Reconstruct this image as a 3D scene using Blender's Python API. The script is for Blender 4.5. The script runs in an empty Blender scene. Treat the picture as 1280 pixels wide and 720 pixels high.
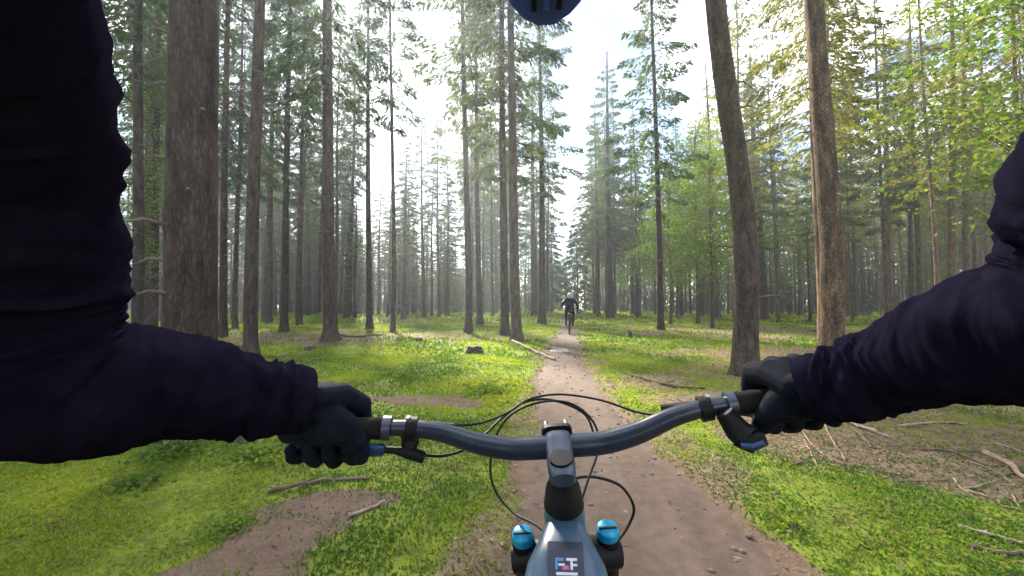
import bpy, bmesh, math, random
import numpy as np
from mathutils import Vector, Matrix, Euler

random.seed(11)
rng = np.random.default_rng(11)
R = math.radians
SC = bpy.context.scene
COL = SC.collection

# ------------------------------------------------------------------ camera
F = 520.0                                   # focal length in pixels of a 1280 wide frame
CAM_Z = 1.25
YAW, PITCH = R(6.6), R(2.2)
cam_d = bpy.data.cameras.new('camera')
cam_d.sensor_width = 36.0
cam_d.lens = 36.0 * F / 1280.0
cam_d.clip_start = 0.02
cam_d.clip_end = 1000
cam = bpy.data.objects.new('camera', cam_d)
COL.objects.link(cam)
cam.location = (0, 0, CAM_Z)
cam.rotation_euler = Euler((R(90) + PITCH, 0, YAW), 'XYZ')
SC.camera = cam
CAM_M = Matrix.Translation((0, 0, CAM_Z)) @ cam.rotation_euler.to_matrix().to_4x4()


def P(px, py, d):
    """photo pixel at a chosen distance -> world point"""
    return CAM_M @ Vector(((px - 640) / F * d, (360 - py) / F * d, -d))


def CP(x, y, d):
    """camera-relative metres (right, up, forward) -> world"""
    return CAM_M @ Vector((x, y, -d))


# ------------------------------------------------------------------ sky, sun, exposure
SUN_AZ, SUN_EL = R(28), R(35)               # azimuth left of the trail direction (+Y)
world = bpy.data.worlds.new('World')
SC.world = world
world.use_nodes = True
wn, wl = world.node_tree.nodes, world.node_tree.links
wn.clear()
w_out = wn.new('ShaderNodeOutputWorld')
w_bg = wn.new('ShaderNodeBackground')
w_bg.inputs['Strength'].default_value = 0.055
sky = wn.new('ShaderNodeTexSky')
sky.sky_type = 'NISHITA'
sky.sun_disc = False
sky.sun_elevation = SUN_EL
sky.sun_rotation = -SUN_AZ
sky.dust_density = 0.3
sky.ozone_density = 2.0
sky.air_density = 1.0
w_tc = wn.new('ShaderNodeTexCoord')
w_map = wn.new('ShaderNodeMapping')
w_map.inputs['Scale'].default_value = (1.6, 1.6, 3.2)
w_no = wn.new('ShaderNodeTexNoise')
w_no.inputs['Scale'].default_value = 1.9
w_no.inputs['Detail'].default_value = 7
w_no.inputs['Roughness'].default_value = 0.58
w_ra = wn.new('ShaderNodeValToRGB')
w_ra.color_ramp.elements[0].position = 0.45
w_ra.color_ramp.elements[1].position = 0.64
w_mx = wn.new('ShaderNodeMixRGB')
w_mx.inputs['Color2'].default_value = (14, 14, 14.4, 1)
wl.new(w_tc.outputs['Generated'], w_map.inputs['Vector'])
wl.new(w_map.outputs['Vector'], w_no.inputs['Vector'])
wl.new(w_no.outputs['Fac'], w_ra.inputs['Fac'])
wl.new(w_ra.outputs['Color'], w_mx.inputs['Fac'])
wl.new(sky.outputs['Color'], w_mx.inputs['Color1'])
wl.new(w_mx.outputs['Color'], w_bg.inputs['Color'])
wl.new(w_bg.outputs['Background'], w_out.inputs['Surface'])

sun_d = bpy.data.lights.new('sun', 'SUN')
sun_d.energy = 5.0
sun_d.angle = R(6)
sun_d.color = (1.0, 0.90, 0.74)
sun = bpy.data.objects.new('sun', sun_d)
COL.objects.link(sun)
sdir = Vector((-math.sin(SUN_AZ) * math.cos(SUN_EL), math.cos(SUN_AZ) * math.cos(SUN_EL), math.sin(SUN_EL)))
sun.rotation_euler = sdir.to_track_quat('Z', 'Y').to_euler()
sun.location = (0, 0, 60)

SC.view_settings.view_transform = 'Standard'
SC.view_settings.look = 'None'
SC.view_settings.exposure = 2.3
SC.view_settings.gamma = 1.0
SC.view_settings.use_curve_mapping = False
SC.render.engine = 'CYCLES'
cy = SC.cycles
cy.max_bounces = 6
cy.diffuse_bounces = 3
cy.glossy_bounces = 2
cy.transmission_bounces = 3
cy.transparent_max_bounces = 6
cy.volume_bounces = 0
cy.caustics_reflective = False
cy.caustics_refractive = False
cy.sample_clamp_indirect = 4.0
cy.use_denoising = True

# ------------------------------------------------------------------ noise
_G = rng.random((256, 256))


def vnoise(x, y):
    x = np.asarray(x, float); y = np.asarray(y, float)
    xi = np.floor(x).astype(int); yi = np.floor(y).astype(int)
    fx = x - xi; fy = y - yi
    fx = fx * fx * (3 - 2 * fx); fy = fy * fy * (3 - 2 * fy)
    g = lambda a, b: _G[a & 255, b & 255]
    return (g(xi, yi) * (1 - fx) + g(xi + 1, yi) * fx) * (1 - fy) + (g(xi, yi + 1) * (1 - fx) + g(xi + 1, yi + 1) * fx) * fy


def fbm(x, y, o=4):
    s = 0; a = 0.5; t = 0
    for k in range(o):
        s = s + a * vnoise(np.asarray(x) * 2 ** k + 17.3 * k, np.asarray(y) * 2 ** k + 5.1 * k)
        t += a; a *= 0.5
    return s / t


def smooth(e0, e1, x):
    t = np.clip((np.asarray(x) - e0) / (e1 - e0), 0, 1)
    return t * t * (3 - 2 * t)


# ------------------------------------------------------------------ mesh helpers
class MB:
    def __init__(self):
        self.v = []; self.f = []

    def add(self, vs, fs):
        o = len(self.v)
        self.v += [tuple(p) for p in vs]
        self.f += [tuple(i + o for i in f) for f in fs]
        return self

    def tube(self, pts, rad, n=10, cap=True, flat=None, up=None):
        """swept tube; flat = (a,b) multipliers of the cross-section"""
        pts = [Vector(p) for p in pts]
        m = len(pts)
        if not hasattr(rad, '__len__'):
            rad = [rad] * m
        T = []
        for i in range(m):
            a = pts[max(i - 1, 0)]; b = pts[min(i + 1, m - 1)]
            t = (b - a)
            T.append(t.normalized() if t.length > 1e-9 else Vector((0, 0, 1)))
        ref = Vector(up) if up is not None else (Vector((0, 0, 1)) if abs(T[0].z) < 0.9 else Vector((1, 0, 0)))
        nrm = (ref - T[0] * ref.dot(T[0])).normalized()
        vs = []
        for i in range(m):
            nrm = nrm - T[i] * nrm.dot(T[i])
            nrm = nrm.normalized() if nrm.length > 1e-9 else T[i].orthogonal().normalized()
            bi = T[i].cross(nrm)
            fa, fb = flat if flat else (1, 1)
            for k in range(n):
                a = 2 * math.pi * k / n
                vs.append(pts[i] + (bi * math.cos(a) * fa + nrm * math.sin(a) * fb) * rad[i])
        fs = []
        for i in range(m - 1):
            for k in range(n):
                k2 = (k + 1) % n
                fs.append((i * n + k, i * n + k2, (i + 1) * n + k2, (i + 1) * n + k))
        if cap:
            fs.append(tuple(range(n - 1, -1, -1)))
            fs.append(tuple((m - 1) * n + k for k in range(n)))
        return self.add(vs, fs)

    def ball(self, c, r, n=12, m=8):
        c = Vector(c)
        if not hasattr(r, '__len__'):
            r = (r, r, r)
        vs = [c + Vector((0, 0, -r[2]))]
        for i in range(1, m):
            t = math.pi * i / m
            for k in range(n):
                a = 2 * math.pi * k / n
                vs.append(c + Vector((r[0] * math.sin(t) * math.cos(a), r[1] * math.sin(t) * math.sin(a), -r[2] * math.cos(t))))
        vs.append(c + Vector((0, 0, r[2])))
        fs = []
        for k in range(n):
            fs.append((0, 1 + (k + 1) % n, 1 + k))
            fs.append((len(vs) - 1, 1 + (m - 2) * n + k, 1 + (m - 2) * n + (k + 1) % n))
        for i in range(m - 2):
            for k in range(n):
                k2 = (k + 1) % n
                fs.append((1 + i * n + k, 1 + i * n + k2, 1 + (i + 1) * n + k2, 1 + (i + 1) * n + k))
        return self.add(vs, fs)

    def box(self, c, s, M=None):
        vs = []
        for x in (-.5, .5):
            for y in (-.5, .5):
                for z in (-.5, .5):
                    p = Vector((x * s[0], y * s[1], z * s[2]))
                    if M is not None:
                        p = M @ p
                    vs.append(Vector(c) + p)
        return self.add(vs, [(0, 1, 3, 2), (4, 6, 7, 5), (0, 4, 5, 1), (2, 3, 7, 6), (0, 2, 6, 4), (1, 5, 7, 3)])

    def loft(self, rings, cap=True):
        n = len(rings[0]); vs = [p for r in rings for p in r]; fs = []
        for i in range(len(rings) - 1):
            for k in range(n):
                k2 = (k + 1) % n
                fs.append((i * n + k, i * n + k2, (i + 1) * n + k2, (i + 1) * n + k))
        if cap:
            fs.append(tuple(range(n - 1, -1, -1)))
            fs.append(tuple((len(rings) - 1) * n + k for k in range(n)))
        return self.add(vs, fs)

    def mesh(self, name, smooth_=True):
        me = bpy.data.meshes.new(name)
        me.from_pydata(self.v, [], self.f)
        if smooth_:
            me.shade_smooth()
            me.set_sharp_from_angle(angle=R(48))
        return me

    def build(self, name, mat, parent=None, smooth_=True, bevel=0):
        me = self.mesh(name, smooth_)
        o = obj(name, me, mat, parent)
        if bevel:
            b = o.modifiers.new('bevel', 'BEVEL'); b.width = bevel; b.segments = 2; b.limit_method = 'ANGLE'
        return o


def obj(name, me, mat=None, parent=None):
    o = bpy.data.objects.new(name, me)
    COL.objects.link(o)
    if mat is not None and me is not None and len(me.materials) == 0:
        me.materials.append(mat)
    if parent is not None:
        o.parent = parent
    return o


def empty(name, loc=(0, 0, 0), rot=(0, 0, 0), scale=1.0):
    o = bpy.data.objects.new(name, None)
    COL.objects.link(o)
    o.location = loc; o.rotation_euler = rot
    o.scale = (scale, scale, scale) if not hasattr(scale, '__len__') else scale
    o.empty_display_size = 0.1
    return o


def tag(o, label=None, cat=None, group=None, kind=None):
    if label: o['label'] = label
    if cat: o['category'] = cat
    if group: o['group'] = group
    if kind: o['kind'] = kind
    return o


def np_mesh(name, verts, faces, colors=None, smooth_=False):
    """verts (n,3), faces (m,k) arrays of one face size; colors (n,3) point colours"""
    me = bpy.data.meshes.new(name)
    n, (m, k) = len(verts), faces.shape
    me.vertices.add(n); me.loops.add(m * k); me.polygons.add(m)
    me.vertices.foreach_set('co', np.ascontiguousarray(verts, np.float32).ravel())
    me.loops.foreach_set('vertex_index', faces.astype(np.int32).ravel())
    me.polygons.foreach_set('loop_start', np.arange(0, m * k, k, dtype=np.int32))
    try:
        me.polygons.foreach_set('loop_total', np.full(m, k, dtype=np.int32))
    except Exception:
        pass
    if smooth_:
        me.polygons.foreach_set('use_smooth', np.ones(m, dtype=bool))
    me.update(calc_edges=True)
    if colors is not None:
        at = me.color_attributes.new('tint', 'FLOAT_COLOR', 'POINT')
        c = np.ones((n, 4), np.float32); c[:, :3] = colors
        at.data.foreach_set('color', c.ravel())
    return me


def unit(a):
    return a / np.maximum(np.linalg.norm(a, axis=1, keepdims=True), 1e-9)


def leaf_quads(p, d, l, w, side=None):
    """rhombic leaves: base p, direction d, length l, width w -> verts, faces"""
    n = len(p)
    if side is None:
        side = np.cross(d, rng.normal(size=(n, 3)))
    side = unit(side)
    l = np.broadcast_to(np.asarray(l, float), (n,))[:, None]
    w = np.broadcast_to(np.asarray(w, float), (n,))[:, None]
    v = np.empty((n, 4, 3))
    v[:, 0] = p
    v[:, 1] = p + d * l * 0.45 + side * w * 0.5
    v[:, 2] = p + d * l
    v[:, 3] = p + d * l * 0.45 - side * w * 0.5
    f = np.arange(n * 4).reshape(n, 4)
    return v.reshape(-1, 3), f


def bake(o, mods):
    """apply modifiers by evaluation and keep a plain mesh"""
    for kind, kw in mods:
        m = o.modifiers.new(kind.lower(), kind)
        for k, v in kw.items():
            setattr(m, k, v)
    dg = bpy.context.evaluated_depsgraph_get()
    dg.update()
    me = bpy.data.meshes.new_from_object(o.evaluated_get(dg))
    old = o.data
    mats = [m for m in old.materials]
    o.modifiers.clear()
    o.data = me
    if len(me.materials) == 0:
        for m in mats: me.materials.append(m)
    bpy.data.meshes.remove(old)
    me.shade_smooth()
    return o


def spline(pts, n):
    """Catmull-Rom through tuples of any length, n samples per span"""
    A = [np.array(p, float) for p in pts]
    A = [2 * A[0] - A[1]] + A + [2 * A[-1] - A[-2]]
    out = []
    for i in range(1, len(A) - 2):
        for k in range(n):
            t = k / n
            a, b, c, d = A[i - 1], A[i], A[i + 1], A[i + 2]
            out.append(0.5 * ((2 * b) + (c - a) * t + (2 * a - 5 * b + 4 * c - d) * t * t + (3 * b - a - 3 * c + d) * t ** 3))
    out.append(A[-2])
    return out


# ------------------------------------------------------------------ materials
def new_mat(name):
    m = bpy.data.materials.new(name)
    m.use_nodes = True
    nt = m.node_tree
    return m, nt.nodes, nt.links, nt.nodes['Principled BSDF']


def ramp(nodes, stops):
    r = nodes.new('ShaderNodeValToRGB')
    e = r.color_ramp.elements
    e[0].position, e[0].color = stops[0][0], (*stops[0][1], 1)
    e[1].position, e[1].color = stops[-1][0], (*stops[-1][1], 1)
    for p, c in stops[1:-1]:
        x = e.new(p); x.color = (*c, 1)
    return r


def noise_mat(name, stops, scale=8, rough=0.7, bump=0.3, stretch=(1, 1, 1), metallic=0.0, detail=6, bdist=0.01, bscale=None, spec=0.5, sheen=0):
    m, n, l, b = new_mat(name)
    tc = n.new('ShaderNodeTexCoord'); mp = n.new('ShaderNodeMapping')
    mp.inputs['Scale'].default_value = stretch
    no = n.new('ShaderNodeTexNoise'); no.inputs['Scale'].default_value = scale; no.inputs['Detail'].default_value = detail
    l.new(tc.outputs['Object'], mp.inputs['Vector']); l.new(mp.outputs['Vector'], no.inputs['Vector'])
    r = ramp(n, stops)
    l.new(no.outputs['Fac'], r.inputs['Fac']); l.new(r.outputs['Color'], b.inputs['Base Color'])
    b.inputs['Roughness'].default_value = rough
    b.inputs['Metallic'].default_value = metallic
    b.inputs['Specular IOR Level'].default_value = spec
    if sheen:
        b.inputs['Sheen Weight'].default_value = sheen
        b.inputs['Sheen Roughness'].default_value = 0.5
    if bump:
        bn = n.new('ShaderNodeTexNoise'); bn.inputs['Scale'].default_value = bscale or scale * 2; bn.inputs['Detail'].default_value = 8
        l.new(mp.outputs['Vector'], bn.inputs['Vector'])
        bp = n.new('ShaderNodeBump'); bp.inputs['Strength'].default_value = bump; bp.inputs['Distance'].default_value = bdist
        l.new(bn.outputs['Fac'], bp.inputs['Height']); l.new(bp.outputs['Normal'], b.inputs['Normal'])
    return m


def bark_mat(name, dark, mid, light, moss=None, upper=None):
    m, n, l, b = new_mat(name)
    tc = n.new('ShaderNodeTexCoord'); mp = n.new('ShaderNodeMapping'); mp.inputs['Scale'].default_value = (1, 1, 0.28)
    l.new(tc.outputs['Object'], mp.inputs['Vector'])
    vo = n.new('ShaderNodeTexVoronoi'); vo.inputs['Scale'].default_value = 34; vo.feature = 'DISTANCE_TO_EDGE'
    no = n.new('ShaderNodeTexNoise'); no.inputs['Scale'].default_value = 9; no.inputs['Detail'].default_value = 9; no.inputs['Roughness'].default_value = 0.65
    l.new(mp.outputs['Vector'], vo.inputs['Vector']); l.new(mp.outputs['Vector'], no.inputs['Vector'])
    ad = n.new('ShaderNodeMath'); ad.operation = 'MULTIPLY_ADD'; ad.inputs[1].default_value = 0.55
    l.new(vo.outputs['Distance'], ad.inputs[0]); l.new(no.outputs['Fac'], ad.inputs[2])
    r = ramp(n, [(0.38, dark), (0.58, mid), (0.86, light)])
    l.new(ad.outputs[0], r.inputs['Fac'])
    last = r.outputs['Color']
    big = n.new('ShaderNodeTexNoise'); big.inputs['Scale'].default_value = 1.1; big.inputs['Detail'].default_value = 5
    l.new(tc.outputs['Object'], big.inputs['Vector'])
    if moss:
        rr = ramp(n, [(0.57, (0, 0, 0)), (0.74, (1, 1, 1))])
        l.new(big.outputs['Fac'], rr.inputs['Fac'])
        mx = n.new('ShaderNodeMixRGB'); mx.inputs['Color2'].default_value = (*moss, 1)
        l.new(rr.outputs['Color'], mx.inputs['Fac']); l.new(last, mx.inputs['Color1']); last = mx.outputs['Color']
    if upper:
        sx = n.new('ShaderNodeSeparateXYZ'); l.new(tc.outputs['Object'], sx.inputs[0])
        a2 = n.new('ShaderNodeMath'); a2.operation = 'MULTIPLY_ADD'; a2.inputs[1].default_value = 6.0
        l.new(big.outputs['Fac'], a2.inputs[0]); l.new(sx.outputs['Z'], a2.inputs[2])
        mr = n.new('ShaderNodeMapRange'); mr.inputs['From Min'].default_value = 5.5; mr.inputs['From Max'].default_value = 9.5
        l.new(a2.outputs[0], mr.inputs['Value'])
        mx = n.new('ShaderNodeMixRGB'); mx.inputs['Color2'].default_value = (*upper, 1)
        l.new(mr.outputs['Result'], mx.inputs['Fac']); l.new(last, mx.inputs['Color1']); last = mx.outputs['Color']
    oi = n.new('ShaderNodeObjectInfo')
    hs = n.new('ShaderNodeHueSaturation')
    mr2 = n.new('ShaderNodeMapRange'); mr2.inputs['To Min'].default_value = 0.75; mr2.inputs['To Max'].default_value = 1.25
    l.new(oi.outputs['Random'], mr2.inputs['Value']); l.new(mr2.outputs['Result'], hs.inputs['Value']); l.new(last, hs.inputs['Color'])
    l.new(hs.outputs['Color'], b.inputs['Base Color'])
    b.inputs['Roughness'].default_value = 0.9
    b.inputs['Specular IOR Level'].default_value = 0.2
    bp = n.new('ShaderNodeBump'); bp.inputs['Strength'].default_value = 0.9; bp.inputs['Distance'].default_value = 0.03
    l.new(ad.outputs[0], bp.inputs['Height']); l.new(bp.outputs['Normal'], b.inputs['Normal'])
    return m


def foliage_mat(name, cols, trans=0.35, use_tint=False):
    m, n, l, b = new_mat(name)
    out = n['Material Output']
    geo = n.new('ShaderNodeNewGeometry')
    oi = n.new('ShaderNodeObjectInfo')
    mixv = n.new('ShaderNodeMath'); mixv.operation = 'MULTIPLY_ADD'; mixv.inputs[1].default_value = 0.72
    sc = n.new('ShaderNodeMath'); sc.operation = 'MULTIPLY'; sc.inputs[1].default_value = 0.28
    l.new(oi.outputs['Random'], sc.inputs[0])
    l.new(geo.outputs['Random Per Island'], mixv.inputs[0]); l.new(sc.outputs[0], mixv.inputs[2])
    k = len(cols)
    r = ramp(n, [(i / (k - 1), c) for i, c in enumerate(cols)])
    l.new(mixv.outputs[0], r.inputs['Fac'])
    last = r.outputs['Color']
    if use_tint:
        at = n.new('ShaderNodeAttribute'); at.attribute_name = 'tint'
        last = at.outputs['Color']
    df = n.new('ShaderNodeBsdfDiffuse'); tr = n.new('ShaderNodeBsdfTranslucent'); gl = n.new('ShaderNodeBsdfGlossy')
    gl.inputs['Roughness'].default_value = 0.6
    l.new(last, df.inputs['Color'])
    br = n.new('ShaderNodeMixRGB'); br.blend_type = 'MULTIPLY'; br.inputs['Fac'].default_value = 1; br.inputs['Color2'].default_value = (1.5, 1.6, 0.8, 1)
    l.new(last, br.inputs['Color1']); l.new(br.outputs['Color'], tr.inputs['Color'])
    m1 = n.new('ShaderNodeMixShader'); m1.inputs['Fac'].default_value = trans
    l.new(df.outputs[0], m1.inputs[1]); l.new(tr.outputs[0], m1.inputs[2])
    m2 = n.new('ShaderNodeMixShader'); m2.inputs['Fac'].default_value = 0.02
    l.new(m1.outputs[0], m2.inputs[1]); l.new(gl.outputs[0], m2.inputs[2])
    l.new(m2.outputs[0], out.inputs['Surface'])
    n.remove(b)
    return m


M_BARK_L = bark_mat('bark_spruce_grey', (.018, .012, .010), (.058, .040, .032), (.118, .086, .070), moss=(.045, .05, .022))
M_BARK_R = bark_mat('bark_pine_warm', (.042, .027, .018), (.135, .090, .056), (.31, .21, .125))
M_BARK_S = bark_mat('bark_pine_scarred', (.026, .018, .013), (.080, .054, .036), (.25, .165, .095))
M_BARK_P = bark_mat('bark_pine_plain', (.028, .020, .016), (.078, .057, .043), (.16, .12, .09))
M_TWIG = noise_mat('dead_twig', [(.3, (.075, .055, .042)), (.7, (.17, .13, .10))], 6, .9, 0)
M_SPRUCE = foliage_mat('needles_spruce', [(.018, .040, .016), (.032, .065, .022), (.055, .095, .030), (.085, .115, .035)], .30)
M_PINE = foliage_mat('needles_pine', [(.030, .055, .030), (.050, .085, .040), (.085, .120, .045), (.13, .14, .05)], .35)
M_OLIVE = foliage_mat('needles_olive', [(.058, .070, .018), (.11, .118, .026), (.165, .160, .034), (.20, .15, .05)], .5)
M_BEECH = foliage_mat('leaves_beech', [(.055, .100, .016), (.090, .150, .022), (.140, .200, .030), (.20, .22, .04)], .5)
M_GRASS = foliage_mat('moss_blades', [(.1, .2, .02), (.2, .3, .03)], .45, use_tint=True)
M_LITTER = foliage_mat('leaf_litter', [(.1, .06, .03), (.2, .13, .08)], .15, use_tint=True)
M_STICK = noise_mat('fallen_wood', [(.3, (.16, .11, .075)), (.7, (.36, .27, .20))], 14, .85, .5, (1, 1, 1))
M_STICKD = noise_mat('fallen_wood_dark', [(.3, (.05, .035, .025)), (.7, (.15, .10, .07))], 14, .9, .5)
M_STONE = noise_mat('stone', [(.3, (.065, .053, .046)), (.7, (.16, .135, .118))], 20, .85, .4)
M_STUMP = noise_mat('rotten_stump', [(.3, (.02, .015, .012)), (.7, (.075, .055, .042))], 12, .95, .8, bdist=.03)

M_JACKET = noise_mat('jacket_fabric', [(.3, (.0060, .0050, .0125)), (.7, (.0115, .0100, .021))], 30, .8, .25, bscale=420, bdist=.002, spec=0.0, sheen=0)
M_GLOVE = noise_mat('glove_fabric', [(.3, (.0050, .0062, .011)), (.7, (.0115, .014, .025))], 40, .8, .35, bscale=500, bdist=.002, spec=.07, sheen=.0)
M_TROUSER = noise_mat('trouser_fabric', [(.3, (.004, .004, .006)), (.7, (.009, .009, .012))], 30, .85, .2, bscale=300, bdist=.002, spec=.06)
M_SKIN = noise_mat('skin', [(.3, (.42, .26, .19)), (.7, (.52, .34, .26))], 20, .55, .1)
M_BAR = noise_mat('bar_alloy', [(.3, (.009, .016, .032)), (.7, (.017, .028, .052))], 40, .28, .06, spec=.6, bdist=.001)
M_STEM = noise_mat('stem_alloy', [(.3, (.032, .045, .070)), (.7, (.060, .080, .115))], 60, .30, .08, metallic=.3, spec=.7, bdist=.001)
M_BLACK = noise_mat('black_plastic', [(.3, (.004, .004, .006)), (.7, (.009, .009, .012))], 50, .5, .1, bdist=.001, spec=.22)
M_RUBBER = noise_mat('tyre_rubber', [(.3, (.008, .008, .008)), (.7, (.022, .019, .017))], 30, .9, .5, bdist=.003, spec=.15)
M_FRAME = noise_mat('frame_paint', [(.35, (.042, .080, .130)), (.65, (.066, .118, .185))], 14, .32, .03, spec=.6, bdist=.001)
M_PANEL = noise_mat('frame_panel', [(.3, (.012, .018, .035)), (.7, (.022, .03, .055))], 24, .4, .03, bdist=.001)
M_CYAN = noise_mat('anodised_cyan', [(.3, (.0, .23, .42)), (.7, (.01, .33, .55))], 30, .3, .05, metallic=.25, bdist=.001)
M_BLUE = noise_mat('anodised_blue', [(.3, (.012, .042, .11)), (.7, (.02, .06, .15))], 30, .35, .05, metallic=.3, bdist=.001)
M_STEEL = noise_mat('brushed_steel', [(.3, (.35, .37, .40)), (.7, (.5, .52, .55))], 60, .3, .1, metallic=.9, bdist=.001)
M_VISOR = noise_mat('helmet_blue', [(.3, (.045, .085, .30)), (.7, (.065, .12, .40))], 16, .3, .03, spec=.6, bdist=.001)
M_HELM2 = noise_mat('helmet_grey', [(.3, (.20, .27, .31)), (.7, (.30, .37, .41))], 16, .35, .03, bdist=.001)
M_DW = noise_mat('print_white', [(.3, (.62, .60, .64)), (.7, (.75, .72, .76))], 40, .5, 0)
M_DP = noise_mat('print_pink', [(.3, (.42, .10, .26)), (.7, (.52, .16, .34))], 40, .5, 0)
M_DB = noise_mat('print_blue', [(.3, (.05, .20, .46)), (.7, (.08, .27, .56))], 40, .5, 0)

# ------------------------------------------------------------------ ground
def path_c(y):
    return np.interp(y, [-8, 1.9, 2.9, 5.4, 9.3, 17, 32, 60, 150], [.45, .38, .33, .17, .03, .30, .55, 1.2, 4])


def path_w(y):
    return np.interp(y, [-8, 1.9, 2.9, 5.4, 9.3, 17, 32, 60], [.80, .76, .66, .54, .50, .46, .42, .4])


def edge_n(x, y):
    return (fbm(x * 1.1 + 40, y * .9 + 3, 4) - .5)


def path_mask(x, y):
    d = np.abs(x - path_c(y)) / path_w(y) + edge_n(x, y) * .9
    return 1 - smooth(.80, 1.12, d)


def ell(x, y, cx, cy, rx, ry, a=0):
    c, s = math.cos(a), math.sin(a)
    dx, dy = x - cx, y - cy
    return ((dx * c + dy * s) / rx) ** 2 + ((-dx * s + dy * c) / ry) ** 2


_b = [P(px_, py_, 650 / (py_ - 380)) for px_, py_ in ((285, 725), (355, 668), (420, 632))]
BARE = [(_b[0].x, _b[0].y, .34, .26, 0), (_b[1].x, _b[1].y, .34, .24, .5), (_b[2].x, _b[2].y, .42, .17, .3), (-1.75, 5.2, .75, .30, 0), (-1.6, 16.0, 1.2, .7, 0)]
LITR = [(4.4, 7.6, 2.6, 1.5, .3), (3.6, 5.4, 1.8, .9, .2), (2.75, 4.35, 1.6, 1.0, .2), (3.4, 3.3, 1.2, .55, 0), (6.2, 10.0, 4.0, 2.6, 0), (3.0, 2.3, .7, .4, 0), (1.5, 7.0, .8, .8, 0), (9, 20, 8, 5, 0), (-9, 15, 6, 4, 0), (2.0, 5.6, .9, .5, 0)]


def bare_mask(x, y):
    m = 0
    for e in BARE:
        m = np.maximum(m, 1 - smooth(.35, 1.7, ell(x, y, *e) + (fbm(x * 2.6 + 9, y * 2.6, 4) - .5) * 2.2))
    return m


def litter_mask(x, y):
    m = 0
    for e in LITR:
        m = np.maximum(m, 1 - smooth(.35, 1.5, ell(x, y, *e) + (fbm(x * .9 + 70, y * .9, 4) - .5) * 1.8))
    fr = np.abs(x - path_c(y)) / path_w(y) + edge_n(x + 9, y) * 1.6
    return np.maximum(m, .75 * (1 - smooth(1.0, 1.7, fr)))


def gz(x, y):
    x = np.asarray(x, float); y = np.asarray(y, float)
    d = np.abs(x - path_c(y))
    off = smooth(.5, 2.2, d)
    z = off * ((fbm(x * .35 + 3, y * .35, 3) - .5) * .22 + .03)
    z = z + smooth(12, 40, np.hypot(x, y)) * (fbm(x * .06 + 8, y * .06 + 2, 2) - .5) * .5 * off
    z = z - path_mask(x, y) * .03
    z = z + (1 - path_mask(x, y)) * (fbm(x * 2.6, y * 2.6, 3) - .5) * .10 * (1 - .6 * bare_mask(x, y))
    return z


def gzf(x, y):
    return float(gz(np.array([x]), np.array([y]))[0])


def axis_pts(lo, hi, n, k):
    t = np.linspace(-1, 1, n)
    a = np.sinh(t * k) / math.sinh(k)
    return np.where(a < 0, -a * lo, a * hi)


gx = axis_pts(-150, 150, 340, 5.6)
gy = np.concatenate([np.linspace(-150, -6, 14)[:-1], np.linspace(-6, 10, 190)[:-1], 10 + 140 * (np.linspace(0, 1, 130) ** 2.2)])
X, Y = np.meshgrid(gx, gy)
xf, yf = X.ravel(), Y.ravel()
zf = gz(xf, yf)
nx, ny = len(gx), len(gy)
idx = np.arange(nx * ny).reshape(ny, nx)
gf = np.stack([idx[:-1, :-1], idx[:-1, 1:], idx[1:, 1:], idx[1:, :-1]], -1).reshape(-1, 4)
gm = np.stack([np.maximum(path_mask(xf, yf), bare_mask(xf, yf)), litter_mask(xf, yf), fbm(xf * .5 + 31, yf * .5, 4)], -1)
g_me = np_mesh('ground', np.stack([xf, yf, zf], -1), gf, gm, True)


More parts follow.
